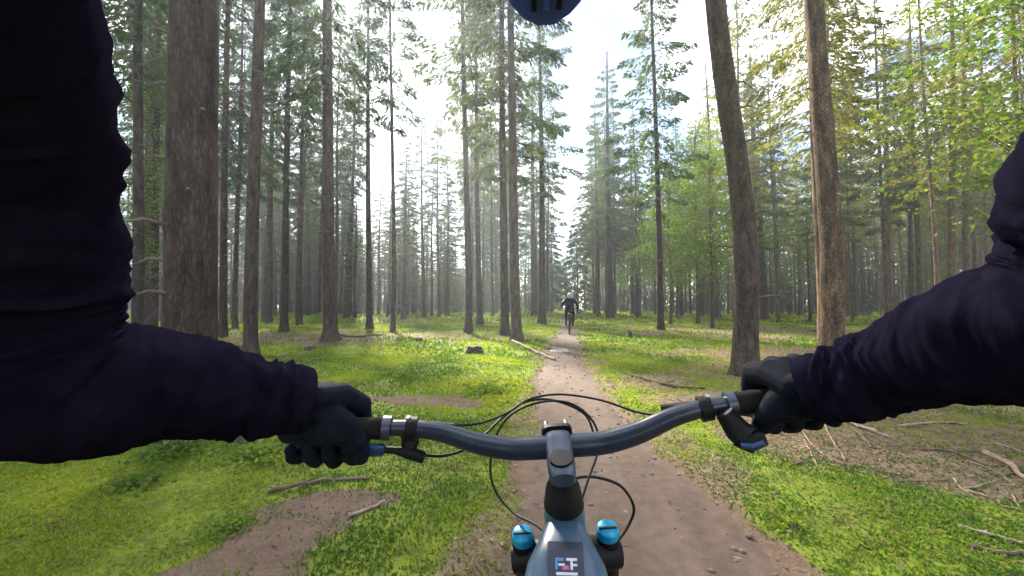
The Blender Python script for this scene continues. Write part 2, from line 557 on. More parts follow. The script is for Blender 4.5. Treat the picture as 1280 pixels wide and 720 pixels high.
def ground_material():
    m, n, l, b = new_mat('mossy_ground')
    at = n.new('ShaderNodeAttribute'); at.attribute_name = 'tint'
    sp = n.new('ShaderNodeSeparateColor'); l.new(at.outputs['Color'], sp.inputs[0])
    tc = n.new('ShaderNodeTexCoord')

    def noise(s, d=8):
        q = n.new('ShaderNodeTexNoise'); q.inputs['Scale'].default_value = s; q.inputs['Detail'].default_value = d
        q.inputs['Roughness'].default_value = .62
        l.new(tc.outputs['Object'], q.inputs['Vector']); return q
    n1, n2, n3 = noise(1.3), noise(9), noise(60)
    ad = n.new('ShaderNodeMath'); ad.operation = 'ADD'
    h = n.new('ShaderNodeMath'); h.operation = 'MULTIPLY'; h.inputs[1].default_value = .5
    l.new(n1.outputs['Fac'], ad.inputs[0]); l.new(n2.outputs['Fac'], ad.inputs[1]); l.new(ad.outputs[0], h.inputs[0])
    moss = ramp(n, [(.34, (.065, .060, .020)), (.45, (.095, .120, .014)), (.55, (.14, .18, .015)), (.68, (.19, .22, .022))])
    l.new(h.outputs[0], moss.inputs['Fac'])
    dirt = ramp(n, [(.3, (.065, .041, .028)), (.5, (.12, .080, .057)), (.72, (.175, .125, .094))])
    h2 = n.new('ShaderNodeMath'); h2.operation = 'ADD'
    h3 = n.new('ShaderNodeMath'); h3.operation = 'MULTIPLY'; h3.inputs[1].default_value = .5
    l.new(n2.outputs['Fac'], h2.inputs[0]); l.new(n3.outputs['Fac'], h2.inputs[1]); l.new(h2.outputs[0], h3.inputs[0])
    l.new(h3.outputs[0], dirt.inputs['Fac'])
    lit = ramp(n, [(.32, (.055, .038, .024)), (.5, (.14, .098, .066)), (.7, (.24, .175, .12))])
    l.new(h3.outputs[0], lit.inputs['Fac'])

    def soft(ch, a, c):
        s1 = n.new('ShaderNodeMath'); s1.operation = 'ADD'
        s2 = n.new('ShaderNodeMath'); s2.operation = 'MULTIPLY_ADD'; s2.inputs[1].default_value = .7; s2.inputs[2].default_value = -.35
        l.new(n2.outputs['Fac'], s2.inputs[0]); l.new(sp.outputs[ch], s1.inputs[0]); l.new(s2.outputs[0], s1.inputs[1])
        mr = n.new('ShaderNodeMapRange'); mr.inputs['From Min'].default_value = a; mr.inputs['From Max'].default_value = c
        l.new(s1.outputs[0], mr.inputs['Value']); return mr
    f1, f2 = soft('Green', .35, .65), soft('Red', .35, .6)
    m1 = n.new('ShaderNodeMixRGB'); m2 = n.new('ShaderNodeMixRGB')
    l.new(f1.outputs['Result'], m1.inputs['Fac']); l.new(moss.outputs['Color'], m1.inputs['Color1']); l.new(lit.outputs['Color'], m1.inputs['Color2'])
    l.new(f2.outputs['Result'], m2.inputs['Fac']); l.new(m1.outputs['Color'], m2.inputs['Color1']); l.new(dirt.outputs['Color'], m2.inputs['Color2'])
    l.new(m2.outputs['Color'], b.inputs['Base Color'])
    b.inputs['Roughness'].default_value = .93; b.inputs['Specular IOR Level'].default_value = .2
    bp = n.new('ShaderNodeBump'); bp.inputs['Strength'].default_value = .8; bp.inputs['Distance'].default_value = .025
    l.new(h3.outputs[0], bp.inputs['Height']); l.new(bp.outputs['Normal'], b.inputs['Normal'])
    return m


def dirt_material():
    m, n, l, b = new_mat('trodden_dirt')
    tc = n.new('ShaderNodeTexCoord')

    def noise(s, stretch=None):
        q = n.new('ShaderNodeTexNoise'); q.inputs['Scale'].default_value = s; q.inputs['Detail'].default_value = 8; q.inputs['Roughness'].default_value = .6
        if stretch:
            mp = n.new('ShaderNodeMapping'); mp.inputs['Scale'].default_value = stretch
            l.new(tc.outputs['Object'], mp.inputs['Vector']); l.new(mp.outputs['Vector'], q.inputs['Vector'])
        else:
            l.new(tc.outputs['Object'], q.inputs['Vector'])
        return q
    a, c, d = noise(1.5, (2.4, .45, 1)), noise(11), noise(85)
    s1 = n.new('ShaderNodeMath'); s1.operation = 'ADD'; l.new(a.outputs['Fac'], s1.inputs[0]); l.new(c.outputs['Fac'], s1.inputs[1])
    s2 = n.new('ShaderNodeMath'); s2.operation = 'MULTIPLY_ADD'; s2.inputs[1].default_value = .4
    l.new(s1.outputs[0], s2.inputs[0])
    s3 = n.new('ShaderNodeMath'); s3.operation = 'MULTIPLY'; s3.inputs[1].default_value = .2; l.new(d.outputs['Fac'], s3.inputs[0])
    l.new(s3.outputs[0], s2.inputs[2])
    r = ramp(n, [(.33, (.046, .029, .020)), (.48, (.084, .057, .042)), (.6, (.117, .083, .064)), (.72, (.158, .118, .094))])
    l.new(s2.outputs[0], r.inputs['Fac']); l.new(r.outputs['Color'], b.inputs['Base Color'])
    b.inputs['Roughness'].default_value = .88; b.inputs['Specular IOR Level'].default_value = .3
    bp = n.new('ShaderNodeBump'); bp.inputs['Strength'].default_value = .7; bp.inputs['Distance'].default_value = .02
    l.new(s2.outputs[0], bp.inputs['Height']); l.new(bp.outputs['Normal'], b.inputs['Normal'])
    return m


ground = obj('ground', g_me, ground_material())
tag(ground, 'mossy green forest floor with brown leaf litter', 'ground', kind='structure')

# trodden path sheet, ragged edges, following the ground 6 mm above it
py_ = np.concatenate([np.linspace(-5, 12, 200)[:-1], 12 + 88 * np.linspace(0, 1, 110) ** 1.8])
nu = 15
pv = []
for y in py_:
    el_ = 1 + (fbm(np.array([y * 1.3]), np.array([3.3]), 4)[0] - .5) * .7
    er_ = 1 + (fbm(np.array([y * 1.3]), np.array([91.3]), 4)[0] - .5) * .7
    for u in np.linspace(-1, 1, nu):
        pv.append((float(path_c(y)) + u * float(path_w(y)) * (el_ if u < 0 else er_) * .93, y))
pv = np.array(pv)
pz = gz(pv[:, 0], pv[:, 1]) + .012
uu = np.tile(np.linspace(-1, 1, nu), len(py_))
pz = pz - smooth(.8, 1.0, np.abs(uu)) * .03
pid = np.arange(len(pv)).reshape(len(py_), nu)
pf = np.stack([pid[:-1, :-1], pid[:-1, 1:], pid[1:, 1:], pid[1:, :-1]], -1).reshape(-1, 4)
path = obj('path', np_mesh('path', np.column_stack([pv, pz]), pf, None, True), dirt_material())
tag(path, 'narrow trodden dirt trail running through the forest', 'path', kind='structure')

# ------------------------------------------------------------------ ground cover
def in_view(n, d0, d1, side=1.42):
    """points spread evenly over the wedge of ground the camera faces"""
    y = np.sqrt(rng.random(n) * (d1 ** 2 - d0 ** 2) + d0 ** 2)
    x = (rng.random(n) * 2 - 1) * (y * side + .8)
    c, s = math.cos(YAW), math.sin(YAW)
    return x * c - y * s, x * s + y * c


def grass_tints(x, y, n):
    g = (fbm(x * .8 + 31, y * .8, 4)[:, None] - .5) * 1.9 + .42 + rng.random((n, 1)) * .38
    a = np.array([.045, .100, .014]); b = np.array([.130, .200, .014]); c = np.array([.23, .27, .022])
    t = np.clip((g - .22) / .75, 0, 1)
    col = np.where(t < .5, a + (b - a) * t * 2, b + (c - b) * (t - .5) * 2)
    dry = (rng.random((n, 1)) < .07)
    return np.where(dry, np.array([.20, .15, .07]), col)


def blades(n, d0, d1, hl, wd, keep_edge=1.0, lean=.8):
    x, y = in_view(n, d0, d1)
    bare = np.maximum(path_mask(x, y) * 1.05, bare_mask(x, y) * .95)
    lit = litter_mask(x, y) * .80
    clump = fbm(x * 1.9 + 3, y * 1.9 + 8, 3)
    k = rng.random(n) > np.maximum(np.maximum(bare, lit), smooth(.58, .30, clump) * .55)
    x, y = x[k], y[k]; n = len(x)
    clump = clump[k]
    p = np.stack([x, y, gz(x, y) - .004], -1)
    d = unit(np.column_stack([rng.normal(size=(n, 2)) * lean, np.ones(n)]))
    l = hl * (.45 + rng.random(n) * .8) * (.6 + clump)
    v, f = leaf_quads(p, d, l, wd * (.6 + rng.random(n) * .8))
    c = np.repeat(grass_tints(x, y, n), 4, 0)
    return v, f, c


vs, fs, cs, o_ = [], [], [], 0
for args in ((230000, .9, 4.5, .026, .011), (150000, 4.5, 10, .040, .024), (110000, 10, 26, .085, .06), (60000, 26, 75, .20, .16)):
    v, f, c = blades(*args)
    vs.append(v); fs.append(f + o_); cs.append(c); o_ += len(v)
moss = obj('moss_and_grass', np_mesh('moss_and_grass', np.vstack(vs), np.vstack(fs), np.vstack(cs)), M_GRASS)
tag(moss, 'bright green moss and short grass covering the forest floor', 'grass', kind='stuff')

vs, fs, cs, o_ = [], [], [], 0
for n, d0, d1, sz in ((16000, .9, 5, .035), (16000, 5, 14, .06), (9000, 14, 40, .12)):
    x, y = in_view(n, d0, d1)
    k = rng.random(n) < np.maximum(litter_mask(x, y) * (1 - path_mask(x, y) * .86) * .9, .035)
    x, y = x[k], y[k]; n = len(x)
    p = np.stack([x, y, gz(x, y) + .012], -1)
    d = unit(np.column_stack([rng.normal(size=(n, 2)), rng.normal(size=n) * .22]))
    sd = unit(np.cross(d, np.column_stack([rng.normal(size=(n, 2)) * .3, np.ones(n)])))
    v, f = leaf_quads(p, d, sz * (.5 + rng.random(n)), sz * .55 * (.6 + rng.random(n) * .6), sd)
    t = rng.random((n, 1))
    c = np.array([.085, .052, .030]) * (1 - t) + np.array([.27, .185, .115]) * t
    vs.append(v); fs.append(f + o_); cs.append(np.repeat(c, 4, 0)); o_ += len(v)
litter = obj('leaf_litter', np_mesh('leaf_litter', np.vstack(vs), np.vstack(fs), np.vstack(cs)), M_LITTER)
tag(litter, 'scattered dry brown leaves beside the trail', 'leaf litter', kind='stuff')

# pebbles on the trail
mb = MB()
for i in range(170):
    y = 1.2 + 11 * random.random() ** 1.7
    x = float(path_c(y)) + random.uniform(-1, 1) * float(path_w(y)) * .95
    r = random.uniform(.004, .014) * (1 + y * .06)
    mb.ball((x, y, gzf(x, y) + .012 + r * .2), (r * random.uniform(.8, 1.5), r * random.uniform(.8, 1.3), r * .7), 6, 4)
tag(mb.build('gravel', M_STONE), 'small pebbles and grit lying on the dirt trail', 'gravel', kind='stuff')

# small leafy ground plants (dark green patches on the moss)
def leafy_plant(px, py, spread, h, n, label, mat=None, group=None):
    d = 650.0 / (py - 380)
    b = P(px, py, d); z = gzf(b.x, b.y)
    root = empty('leafy_plant', (b.x, b.y, z))
    tag(root, label, 'plant', group)
    p = rng.normal(size=(n, 3)) * np.array([spread * .5, spread * .5, 0])
    p[:, 2] = np.abs(rng.random(n)) * h * (1 - np.clip(np.hypot(p[:, 0], p[:, 1]) / (spread * 1.3), 0, .85))
    dd = unit(np.column_stack([p[:, :2] / spread + rng.normal(size=(n, 2)) * .6, rng.random(n) * .6]))
    v, f = leaf_quads(p, dd, min(.05, spread * .16 + .012) if spread < .8 else .16, min(.03, spread * .09 + .008) if spread < .8 else .08)
    obj('foliage', np_mesh('foliage', v, f), mat or M_BEECH, root)
    st = MB()
    for k in range(7):
        a = random.random() * 6.28; rr = spread * .5 * random.random()
        st.tube([(rr * .3 * math.cos(a), rr * .3 * math.sin(a), -.01), (rr * math.cos(a), rr * math.sin(a), h * .7)], [.004, .002], 4)
    obj('stem', st.mesh('stem'), M_TWIG, root)
    return root


leafy_plant(505, 478, .20, .10, 260, 'small dark green plant in the moss left of the trail')
leafy_plant(608, 490, .33, .16, 520, 'broad dark green leafy clump at the left edge of the trail')
leafy_plant(292, 660, .11, .06, 200, 'dark green leafy clump beside the bare soil patch')
leafy_plant(215, 576, .24, .10, 360, 'green leafy clump in the moss below the bent left arm')
leafy_plant(165, 612, .20, .06, 260, 'low spreading green clump on the moss slope left')
leafy_plant(318, 575, .24, .08, 260, 'fresh green leafy tuft on the moss between two clumps')
leafy_plant(404, 404, 1.0, .75, 700, 'bright green bush among the spruce trunks', M_BEECH)
leafy_plant(990, 665, .10, .08, 120, 'tiny fresh green seedling at the right trail verge')
leafy_plant(842, 455, .35, .16, 300, 'low green clump in the moss right of the trail')
leafy_plant(950, 432, .30, .12, 220, 'small green tuft on brown litter behind the leaning pine')

# fallen branches and sticks
def stick(pts, r0, r1, label, mat, name='fallen_branch', group=None, forks=0):
    w = []
    for px, py in pts:
        d = 650.0 / (py - 380)
        q = P(px, py, d); w.append(Vector((q.x, q.y, gzf(q.x, q.y) + r0 * .8)))
    base = w[0].copy()
    sp_ = spline([tuple(p - base) for p in w], 6)
    sp_ = [Vector(p) + Vector((random.uniform(-1, 1), random.uniform(-1, 1), random.uniform(-.3, 1))) * r0 * .5 for p in sp_]
    m = MB().tube(sp_, [r0 + (r1 - r0) * i / (len(sp_) - 1) for i in range(len(sp_))], 7)
    for k in range(forks):
        i = random.randrange(len(sp_) // 4, len(sp_) - 2)
        dr = (sp_[i + 1] - sp_[i]).normalized()
        sd = dr.cross(Vector((0, 0, 1))) * random.choice((-1, 1))
        L = (sp_[-1] - sp_[0]).length * random.uniform(.15, .3)
        m.tube([sp_[i], sp_[i] + (dr + sd * .7 + Vector((0, 0, .15))).normalized() * L], [r1 * .8, r1 * .3], 5)
    o = m.build(name, mat); o.location = base
    return tag(o, label, 'branch', group)


stick([(335, 616), (395, 609), (462, 606)], .016, .010, 'straight brown stick lying along the top of the bare soil', M_STICKD, forks=1)
stick([(434, 652), (458, 643), (481, 632)], .012, .007, 'short brown stick on bare soil beside the moss', M_STICK)
stick([(640, 428), (662, 438), (694, 450)], .045, .03, 'pale weathered log at the left edge of the trail', M_STICK)
stick([(790, 471), (830, 483), (880, 493)], .028, .016, 'mossy dark branch lying across the moss right of the trail', M_STICKD, forks=1)
stick([(1022, 522), (1034, 548), (1056, 578)], .012, .006, 'pale bent stick pointing toward the trail in the brown litter', M_STICK)
stick([(1050, 531), (1075, 545), (1112, 556)], .018, .012, 'forked pale branch lying in the brown litter', M_STICK, forks=3)
stick([(1002, 545), (1016, 562), (1042, 580)], .007, .004, 'thin pale twig in brown litter under the right arm', M_STICK)
stick([(1200, 672), (1240, 680), (1279, 690)], .011, .007, 'long thin pale stick at the outer right verge', M_STICK, forks=1)
stick([(1150, 570), (1190, 573), (1235, 590)], .012, .007, 'brown stick in litter above a mossy patch on the right', M_STICKD, forks=1)
stick([(1215, 694), (1250, 700), (1285, 699)], .012, .009, 'dark stick lying on moss at the outer right verge', M_STICKD)
stick([(1120, 540), (1165, 536), (1210, 541)], .014, .008, 'grey stick at the foot of the litter slope', M_STICK, forks=2)
stick([(1230, 575), (1262, 590), (1290, 612)], .022, .012, 'thick pale branch half sunk in the litter', M_STICK)
stick([(420, 422), (445, 424), (478, 421)], .05, .03, 'dark log lying among the left spruces', M_STICKD)
stick([(1040, 428), (1070, 440), (1082, 452)], .04, .02, 'dark broken bough leaning at the foot of the scarred pine', M_STICKD, forks=1)

for i in range(30):
    x0, y0 = random.uniform(985, 1285), random.uniform(517, 640)
    if x0 < 1090 and y0 > 585: y0 -= 60
    a_ = random.uniform(-.5, 1.3); L_ = random.uniform(22, 75)
    x1, y1 = x0 + L_ * math.cos(a_), y0 + L_ * math.sin(a_) * .6
    stick([(x0, y0), ((x0 + x1) / 2 + random.uniform(-6, 6), (y0 + y1) / 2 + random.uniform(-4, 4)), (x1, max(y1, 512))], random.uniform(.004, .009), .003,
          'thin twig in the brown tangle of brushwood under the right arm', random.choice((M_STICK, M_STICKD, M_STICKD)), group='twigs tangled under the right arm', forks=random.choice((0, 1, 2)))

# stumps
def stump(px, py, w, h, label):
    d = 650.0 / (py - 380)
    b = P(px, py, d); z = gzf(b.x, b.y)
    root = empty('tree_stump', (b.x, b.y, z)); tag(root, label, 'stump')
    n = 14; rings = []
    prof = [(-.05, 1.35), (0.0, 1.2), (.35, .95), (.7, .8), (1.0, .7)]
    js = [random.uniform(.8, 1.2) for _ in range(n)]
    for t, s in prof:
        rings.append([Vector((math.cos(6.283 * k / n) * w * s * js[k], math.sin(6.283 * k / n) * w * s * js[k], h * t * (1 + (random.uniform(-.25, .3) if t > .6 else 0)))) for k in range(n)])
    MB().loft(rings).build('wood', M_STUMP, root)


stump(594, 444, .22, .17, 'low dark rotten stump in the moss left of the trail')
stump(787, 425, .10, .24, 'small black stub standing in bright moss right of the trail')
stump(523, 430, .14, .10, 'tiny dark rotten stump among the left spruces')
stump(388, 440, .16, .08, 'flat mossy stump in front of the stout left spruce')
stump(302, 552, .12, .08, 'small dark stump just under the left sleeve')

# pale flat stone set in the trail
q = P(700, 438, 650 / 58.0)
n = 18; rings = []
js = [random.uniform(.75, 1.2) for _ in range(n)]
for z_, k_ in ((-.04, 1.0), (.012, .98), (.03, .86), (.036, .5)):
    rings.append([Vector((math.cos(6.283 * k / n) * .24 * js[k] * k_, math.sin(6.283 * k / n) * .42 * js[(k * 5) % n] * k_, z_ + random.uniform(-.004, .004))) for k in range(n)])
M_PALE = noise_mat('pale_stone', [(.3, (.22, .195, .175)), (.7, (.36, .33, .30))], 9, .8, .4)
fst = MB().loft(rings).build('flat_stone', M_PALE)
fst.location = (q.x, q.y, gzf(q.x, q.y) + .012)
tag(fst, 'pale flat stone set in the dirt trail', 'stone')

# ------------------------------------------------------------------ trees
def conifer_crown(name, h0, h1, rad, nb, per, mat, ll_=.24, ww=.065, droop=.35, sparse=0.0, power=.75):
    """branches with sprays of needles between heights h0 and h1; returns mesh"""
    ps, ds, ls, wds = [], [], [], []
    br = MB()
    for i in range(nb):
        t = (i + random.random()) / nb
        z = h0 + (h1 - h0) * t ** .92
        a = i * 2.399 + random.uniform(-.5, .5)
        prof = (1 - t) ** power * min(1, .45 + t * 4)
        L = max(.25, rad * prof * random.uniform(.6, 1.15))
        if random.random() < sparse: continue
        rise = random.uniform(.05, .35) * (t * 1.6 - .3)
        out = np.array([math.cos(a), math.sin(a), 0.0])
        s = np.linspace(0, 1, 5)
        pts = [(out[0] * L * q, out[1] * L * q, z + L * (rise * q - droop * q * q)) for q in s]
        br.tube(pts, [.022 * (1 - q * .8) * (.5 + L / 3) for q in s], 3, cap=False)
        m = int(per * (L / rad) ** 1.1) + 6
        q = rng.random(m) ** .62
        side = (rng.random(m) * 2 - 1) * L * .30 * (1.12 - q)
        tang = np.array([-out[1], out[0], 0.0])
        p = out[None] * (L * q)[:, None] + tang[None] * side[:, None]
        p = p + np.column_stack([np.zeros((m, 2)), z + L * (rise * q - droop * q * q) - np.abs(side) * .30 - rng.random(m) * .12 * L])
        d = unit(out[None] * .7 + tang[None] * (np.sign(side) * .6)[:, None] + np.column_stack([rng.normal(size=(m, 2)) * .3, -.35 - rng.random(m) * .5]))
        ps.append(p); ds.append(d); ls.append(ll_ * (.6 + rng.random(m) * .8)); wds.append(ww * (.6 + rng.random(m) * .8))
    v, f = leaf_quads(np.vstack(ps), np.vstack(ds), np.concatenate(ls), np.concatenate(wds))
    bv = np.array([tuple(p) for p in br.v]); bf = np.array([q_ for q_ in br.f if len(q_) == 4])
    me = np_mesh(name, np.vstack([v, bv]), np.vstack([f, bf + len(v)]))
    me.materials.append(mat); me.materials.append(M_TWIG)
    mi = np.zeros(len(f) + len(bf), np.int32); mi[len(f):] = 1
    me.polygons.foreach_set('material_index', mi)
    return me


def leafy_crown(name, h0, h1, rad, nc, per, mat, ls=.10, branches=True):
    """broadleaf: limbs ending in irregular clumps of small leaves"""
    br = MB(); ps, ds = [], []
    for i in range(nc):
        t = random.random()
        z = h0 + (h1 - h0) * t
        a = random.random() * 6.283
        rr = rad * math.sqrt(random.random()) * (1 - .65 * abs(t - .35) / .65)
        c = np.array([math.cos(a) * rr, math.sin(a) * rr, z])
        br.tube([(0, 0, max(.3, z - rr * .8 - .3)), (c[0] * .5, c[1] * .5, z - rr * .3), tuple(c)], [.018, .011, .004], 3, cap=False)
        sz = rad * random.uniform(.16, .34)
        m = int(per * random.uniform(.5, 1.3))
        p = c[None] + rng.normal(size=(m, 3)) * np.array([sz, sz, sz * .45]) * .6
        ps.append(p); ds.append(unit(rng.normal(size=(m, 3)) * np.array([1, 1, .5]) + np.array([0, 0, -.15])))
    p, d = np.vstack(ps), np.vstack(ds)
    n = len(p)
    sd = np.cross(d, unit(rng.normal(size=(n, 3)) * .6 + np.array([0, 0, 1.0])))
    v, f = leaf_quads(p, d, ls * (.6 + rng.random(n) * .8), ls * .6, sd)
    bv = np.array([tuple(q) for q in br.v]); bf = np.array([q for q in br.f if len(q) == 4])
    me = np_mesh(name, np.vstack([v, bv]), np.vstack([f, bf + len(v)]))
    me.materials.append(mat); me.materials.append(M_TWIG)
    mi = np.zeros(len(f) + len(bf), np.int32); mi[len(f):] = 1
    me.polygons.foreach_set('material_index', mi)
    return me


def dead_branch_mesh(name, h0, h1, n, L=1.0):
    m = MB()
    for i in range(n):
        z = h0 + (h1 - h0) * (i + random.random()) / n
        a = random.random() * 6.283
        l_ = L * random.uniform(.35, 1.2)
        o = Vector((math.cos(a), math.sin(a), 0)); tg = Vector((-o.y, o.x, 0))
        pts = [o * .05 + Vector((0, 0, z)), o * l_ * .5 + Vector((0, 0, z + l_ * random.uniform(-.1, .12))), o * l_ + tg * random.uniform(-.2, .2) * l_ + Vector((0, 0, z - l_ * random.uniform(0, .35)))]
        m.tube(pts, [.014, .009, .003], 3, cap=False)
        for k in range(4):
            q = random.uniform(.35, .95)
            b = pts[0].lerp(pts[2], q)
            e = b + (o * .5 + tg * random.choice((-1, 1)) * random.uniform(.4, 1) + Vector((0, 0, random.uniform(-.5, .2)))) * l_ * .32
            m.tube([b, e], [.006, .002], 3, cap=False)
    return m.mesh(name)


CR = {}
CR['spruce'] = [conifer_crown('crown_spruce', 9, 23, 2.3, 88, 165, M_SPRUCE),
                conifer_crown('crown_spruce', 11, 24, 2.0, 74, 165, M_SPRUCE, sparse=.1),
                conifer_crown('crown_spruce', 7.5, 21, 2.2, 84, 160, M_SPRUCE, droop=.45)]
CR['pine'] = [conifer_crown('crown_pine', 9, 22, 2.8, 74, 260, M_PINE, .22, .07, .12, .12, .5),
              conifer_crown('crown_pine', 7.5, 21, 2.7, 76, 250, M_PINE, .22, .07, .14, .12, .5),
              conifer_crown('crown_pine', 6, 20, 2.5, 78, 230, M_PINE, .22, .07, .18, .15, .55)]
CR['olive'] = [conifer_crown('crown_olive', 7.0, 21, 2.6, 84, 135, M_OLIVE, .22, .065, .3, .2, .55),
               conifer_crown('crown_olive', 9.0, 22, 2.5, 74, 135, M_OLIVE, .22, .065, .25, .2, .55)]
CR['young'] = [conifer_crown('crown_young', .6, 11, 2.2, 90, 165, M_SPRUCE, .22, .065, .3, 0, .8),
               conifer_crown('crown_young', .8, 8, 1.8, 70, 160, M_PINE, .20, .06, .25, 0, .8)]
CR['beech'] = [leafy_crown('crown_beech', 3.0, 12.5, 3.0, 80, 130, M_BEECH, .13),
               leafy_crown('crown_beech', 2.0, 9.0, 2.4, 64, 130, M_BEECH, .12)]
CR['slim'] = [conifer_crown('crown_slim', 10, 22.5, 1.5, 60, 150, M_SPRUCE, .22, .06, .4, .1, .7), conifer_crown('crown_slim', 5, 22.5, 1.5, 84, 140, M_PINE, .22, .06, .35, .1, .75)]
SL = CR['slim']
DEAD = [dead_branch_mesh('dead_branches', 2.2, 10.5, 60, 1.1), dead_branch_mesh('dead_branches', 1.6, 9.5, 75, 1.3), dead_branch_mesh('dead_branches', 3.0, 9, 40, .9)]
for m_ in DEAD: m_.materials.append(M_TWIG)


def trunk_mesh(name, pts, r, H, sides=12, seg=26, flare=.5, rough=.06, seed=0):
    """tapered, slightly crooked trunk; pts = control points from base (origin) upward"""
    sp_ = spline([tuple(p) for p in pts], max(2, seg // (len(pts) - 1)))
    rings = []
    M_ = len(sp_)
    for i, p in enumerate(sp_):
        z = p[2]
        t = min(1, max(0, z / H))
        rad = r * (1 - .82 * t ** 1.1) * (1 + flare * math.exp(-max(z, 0) / .22))
        ring = []
        for k in range(sides):
            a = 6.28318 * k / sides
            lob = 1 + .14 * flare * math.exp(-max(z, 0) / .3) * math.sin(a * 5 + seed)
            nz_ = 1 + rough * (float(vnoise(np.array([a * 2.2 + seed * 3.1]), np.array([z * 3.0 + seed]))[0]) - .5) * 2
            ring.append(Vector((p[0] + math.cos(a) * rad * lob * nz_, p[1] + math.sin(a) * rad * lob * nz_, z)))
        rings.append(ring)
    return MB().loft(rings).mesh(name)


n_tree = [0]


def tree(name, label, base, r, H, pts=None, crown=None, mat=None, dead=None, group=None, cat='tree', sides=10, seg=20, flare=.45, cscale=1.0, crown_at=None, trunk_me=None, rot=None):
    n_tree[0] += 1
    root = empty(name, base)
    tag(root, label, cat, group)
    rz = random.random() * 6.283 if rot is None else rot
    if trunk_me is None:
        trunk_me = trunk_mesh('trunk', pts, r, H, sides, seg, flare, .06, n_tree[0])
    t = obj('trunk', trunk_me, mat, root)
    off = Vector((0, 0, 0))
    if crown_at is not None: off = Vector(crown_at)
    if crown is not None:
        c = obj('crown', crown, None, root); c.location = off; c.rotation_euler = (0, 0, rz); c.scale = (cscale, cscale, H / 22.0 if cscale == 1.0 else cscale)
    if dead is not None:
        dd = obj('dead_branches', dead, None, root); dd.location = off * .4; dd.rotation_euler = (0, 0, rz * 1.7)
        tag(dd, kind='stuff')
    return root


def px_tree(name, label, bx, by, tx, wpx, crown, mat, dead=None, H=22, group=None, bend=0, r=None, sides=10, seg=20, flare=.45, dist=None):
    """tree whose foot and lean come from where it stands in the photograph"""
    d = dist or 650.0 / (by - 380)
    b = P(bx, 380 + 650.0 / d, d)
    z = gzf(b.x, b.y) - .03
    base = Vector((b.x, b.y, z))
    top = P(tx, 0, d)
    ax = Vector((top.x - b.x, top.y - b.y, 0)) / max(top.z - z, .1)       # lean per metre of height
    r = r or wpx * d / F / 2
    side = Vector((ax.y, -ax.x, 0)).normalized() if ax.length > 1e-4 else Vector((1, 0, 0))
    pts = []
    for h in (0, .12, .28, .5, .75, 1.0):
        zz = h * H
        k = min(zz, top.z * 1.1)
        wob = Vector((math.sin(bx + h * 5), math.cos(bx * 1.7 + h * 4), 0)) * .05 * (1 if h > 0 else 0)
        cu = Vector((math.cos(YAW), math.sin(YAW), 0)) * bend * math.sin(math.pi * min(1, zz / max(top.z, 1)))
        pts.append(ax * (k + (zz - k) * .4) + cu + wob + Vector((0, 0, zz)))
    ca = pts[3]
    return tree(name, label, base, r, H, pts, crown, mat, dead, group, 'tree', sides, seg, flare, crown_at=(ca.x, ca.y, 0))


S, PN, OL, YG, BE = CR['spruce'], CR['pine'], CR['olive'], CR['young'], CR['beech']
# --- the trees one can tell apart
_n0 = px_tree('spruce_tree', 'massive grey-brown trunk rising right behind the left sleeve', 236, 552, 243, 58, S[0], M_BARK_L, None, 24, sides=28, seg=70, flare=.3)
_n1 = px_tree('pine_tree', 'tall leaning pine trunk rising behind the right glove', 931, 470, 893, 29, PN[0], M_BARK_P, None, 23, bend=.18, sides=22, seg=60, flare=.45)
_n2 = px_tree('pine_tree', 'leaning pine with patchy sunlit bark standing behind the right forearm', 1040, 452, 1014, 27, OL[1], M_BARK_S, None, 22, bend=.16, sides=22, seg=60, flare=.35)


def stubs(root, heights, L=.3):
    tr_ = [c for c in root.children if c.name.startswith('trunk')][0]
    co = [v.co for v in tr_.data.vertices]
    for h_ in heights:
        near = [c for c in co if abs(c.z - h_) < .25] or co
        ctr = sum(near, Vector()) / len(near); ctr.z = h_
        rad_ = sum(((c - ctr).xy.length for c in near)) / len(near)
        a = random.random() * 6.283
        o = Vector((math.cos(a), math.sin(a), 0))
        l_ = L * random.uniform(.3, 1.2)
        MB().tube([ctr + o * rad_ * .7, ctr + o * (rad_ + l_ * .5) + Vector((0, 0, l_ * .1)), ctr + o * (rad_ + l_) + Vector((0, 0, -l_ * .1))], [.022, .015, .007], 7).build('branch_stub', M_TWIG, root)


stubs(_n0, [.9, 1.3, 1.6, 1.9, 2.2, 2.5, 2.9, 3.2, 3.6, 3.9], .3)
stubs(_n1, [1.4, 2.3, 2.8, 3.6, 4.1, 4.7, 5.2, 5.9], .45)
stubs(_n2, [1.9, 2.6, 3.3, 3.5, 4.4, 5.0, 5.8, 6.3, 6.9], .5)
px_tree('spruce_tree', 'straight spruce with its foot just above the left cuff', 313, 446, 322, 16, S[1], M_BARK_L, DEAD[2], 23, sides=16, seg=36)
px_tree('spruce_tree', 'stout grey spruce with flared foot beside the bright green bush', 413, 428, 407, 16, S[2], M_BARK_L, DEAD[0], 23, sides=16, seg=36, flare=.8)
px_tree('spruce_tree', 'slim spruce between the stout grey spruce and the one above the cuff', 355, 416, 364, 9, S[0], M_BARK_L, DEAD[1], 22)
px_tree('spruce_tree', 'thin dark spruce standing just left of the bright green bush', 375, 407, 379, 7, S[1], M_BARK_L, DEAD[1], 22)
px_tree('spruce_tree', 'dark spruce with short forked foot beyond the dark log', 462, 411, 460, 8, SL[0], M_BARK_L, DEAD[1], 21)
px_tree('spruce_tree', 'slender dark bare trunk beyond the dark log, left of the clearing', 491, 415, 489, 6, SL[0], M_BARK_L, DEAD[2], 20)
px_tree('pine_tree', 'thin pale trunk under the bright gap, with a thinner twin beside it', 530, 399, 524, 5, SL[0], M_BARK_L, DEAD[2], 17)
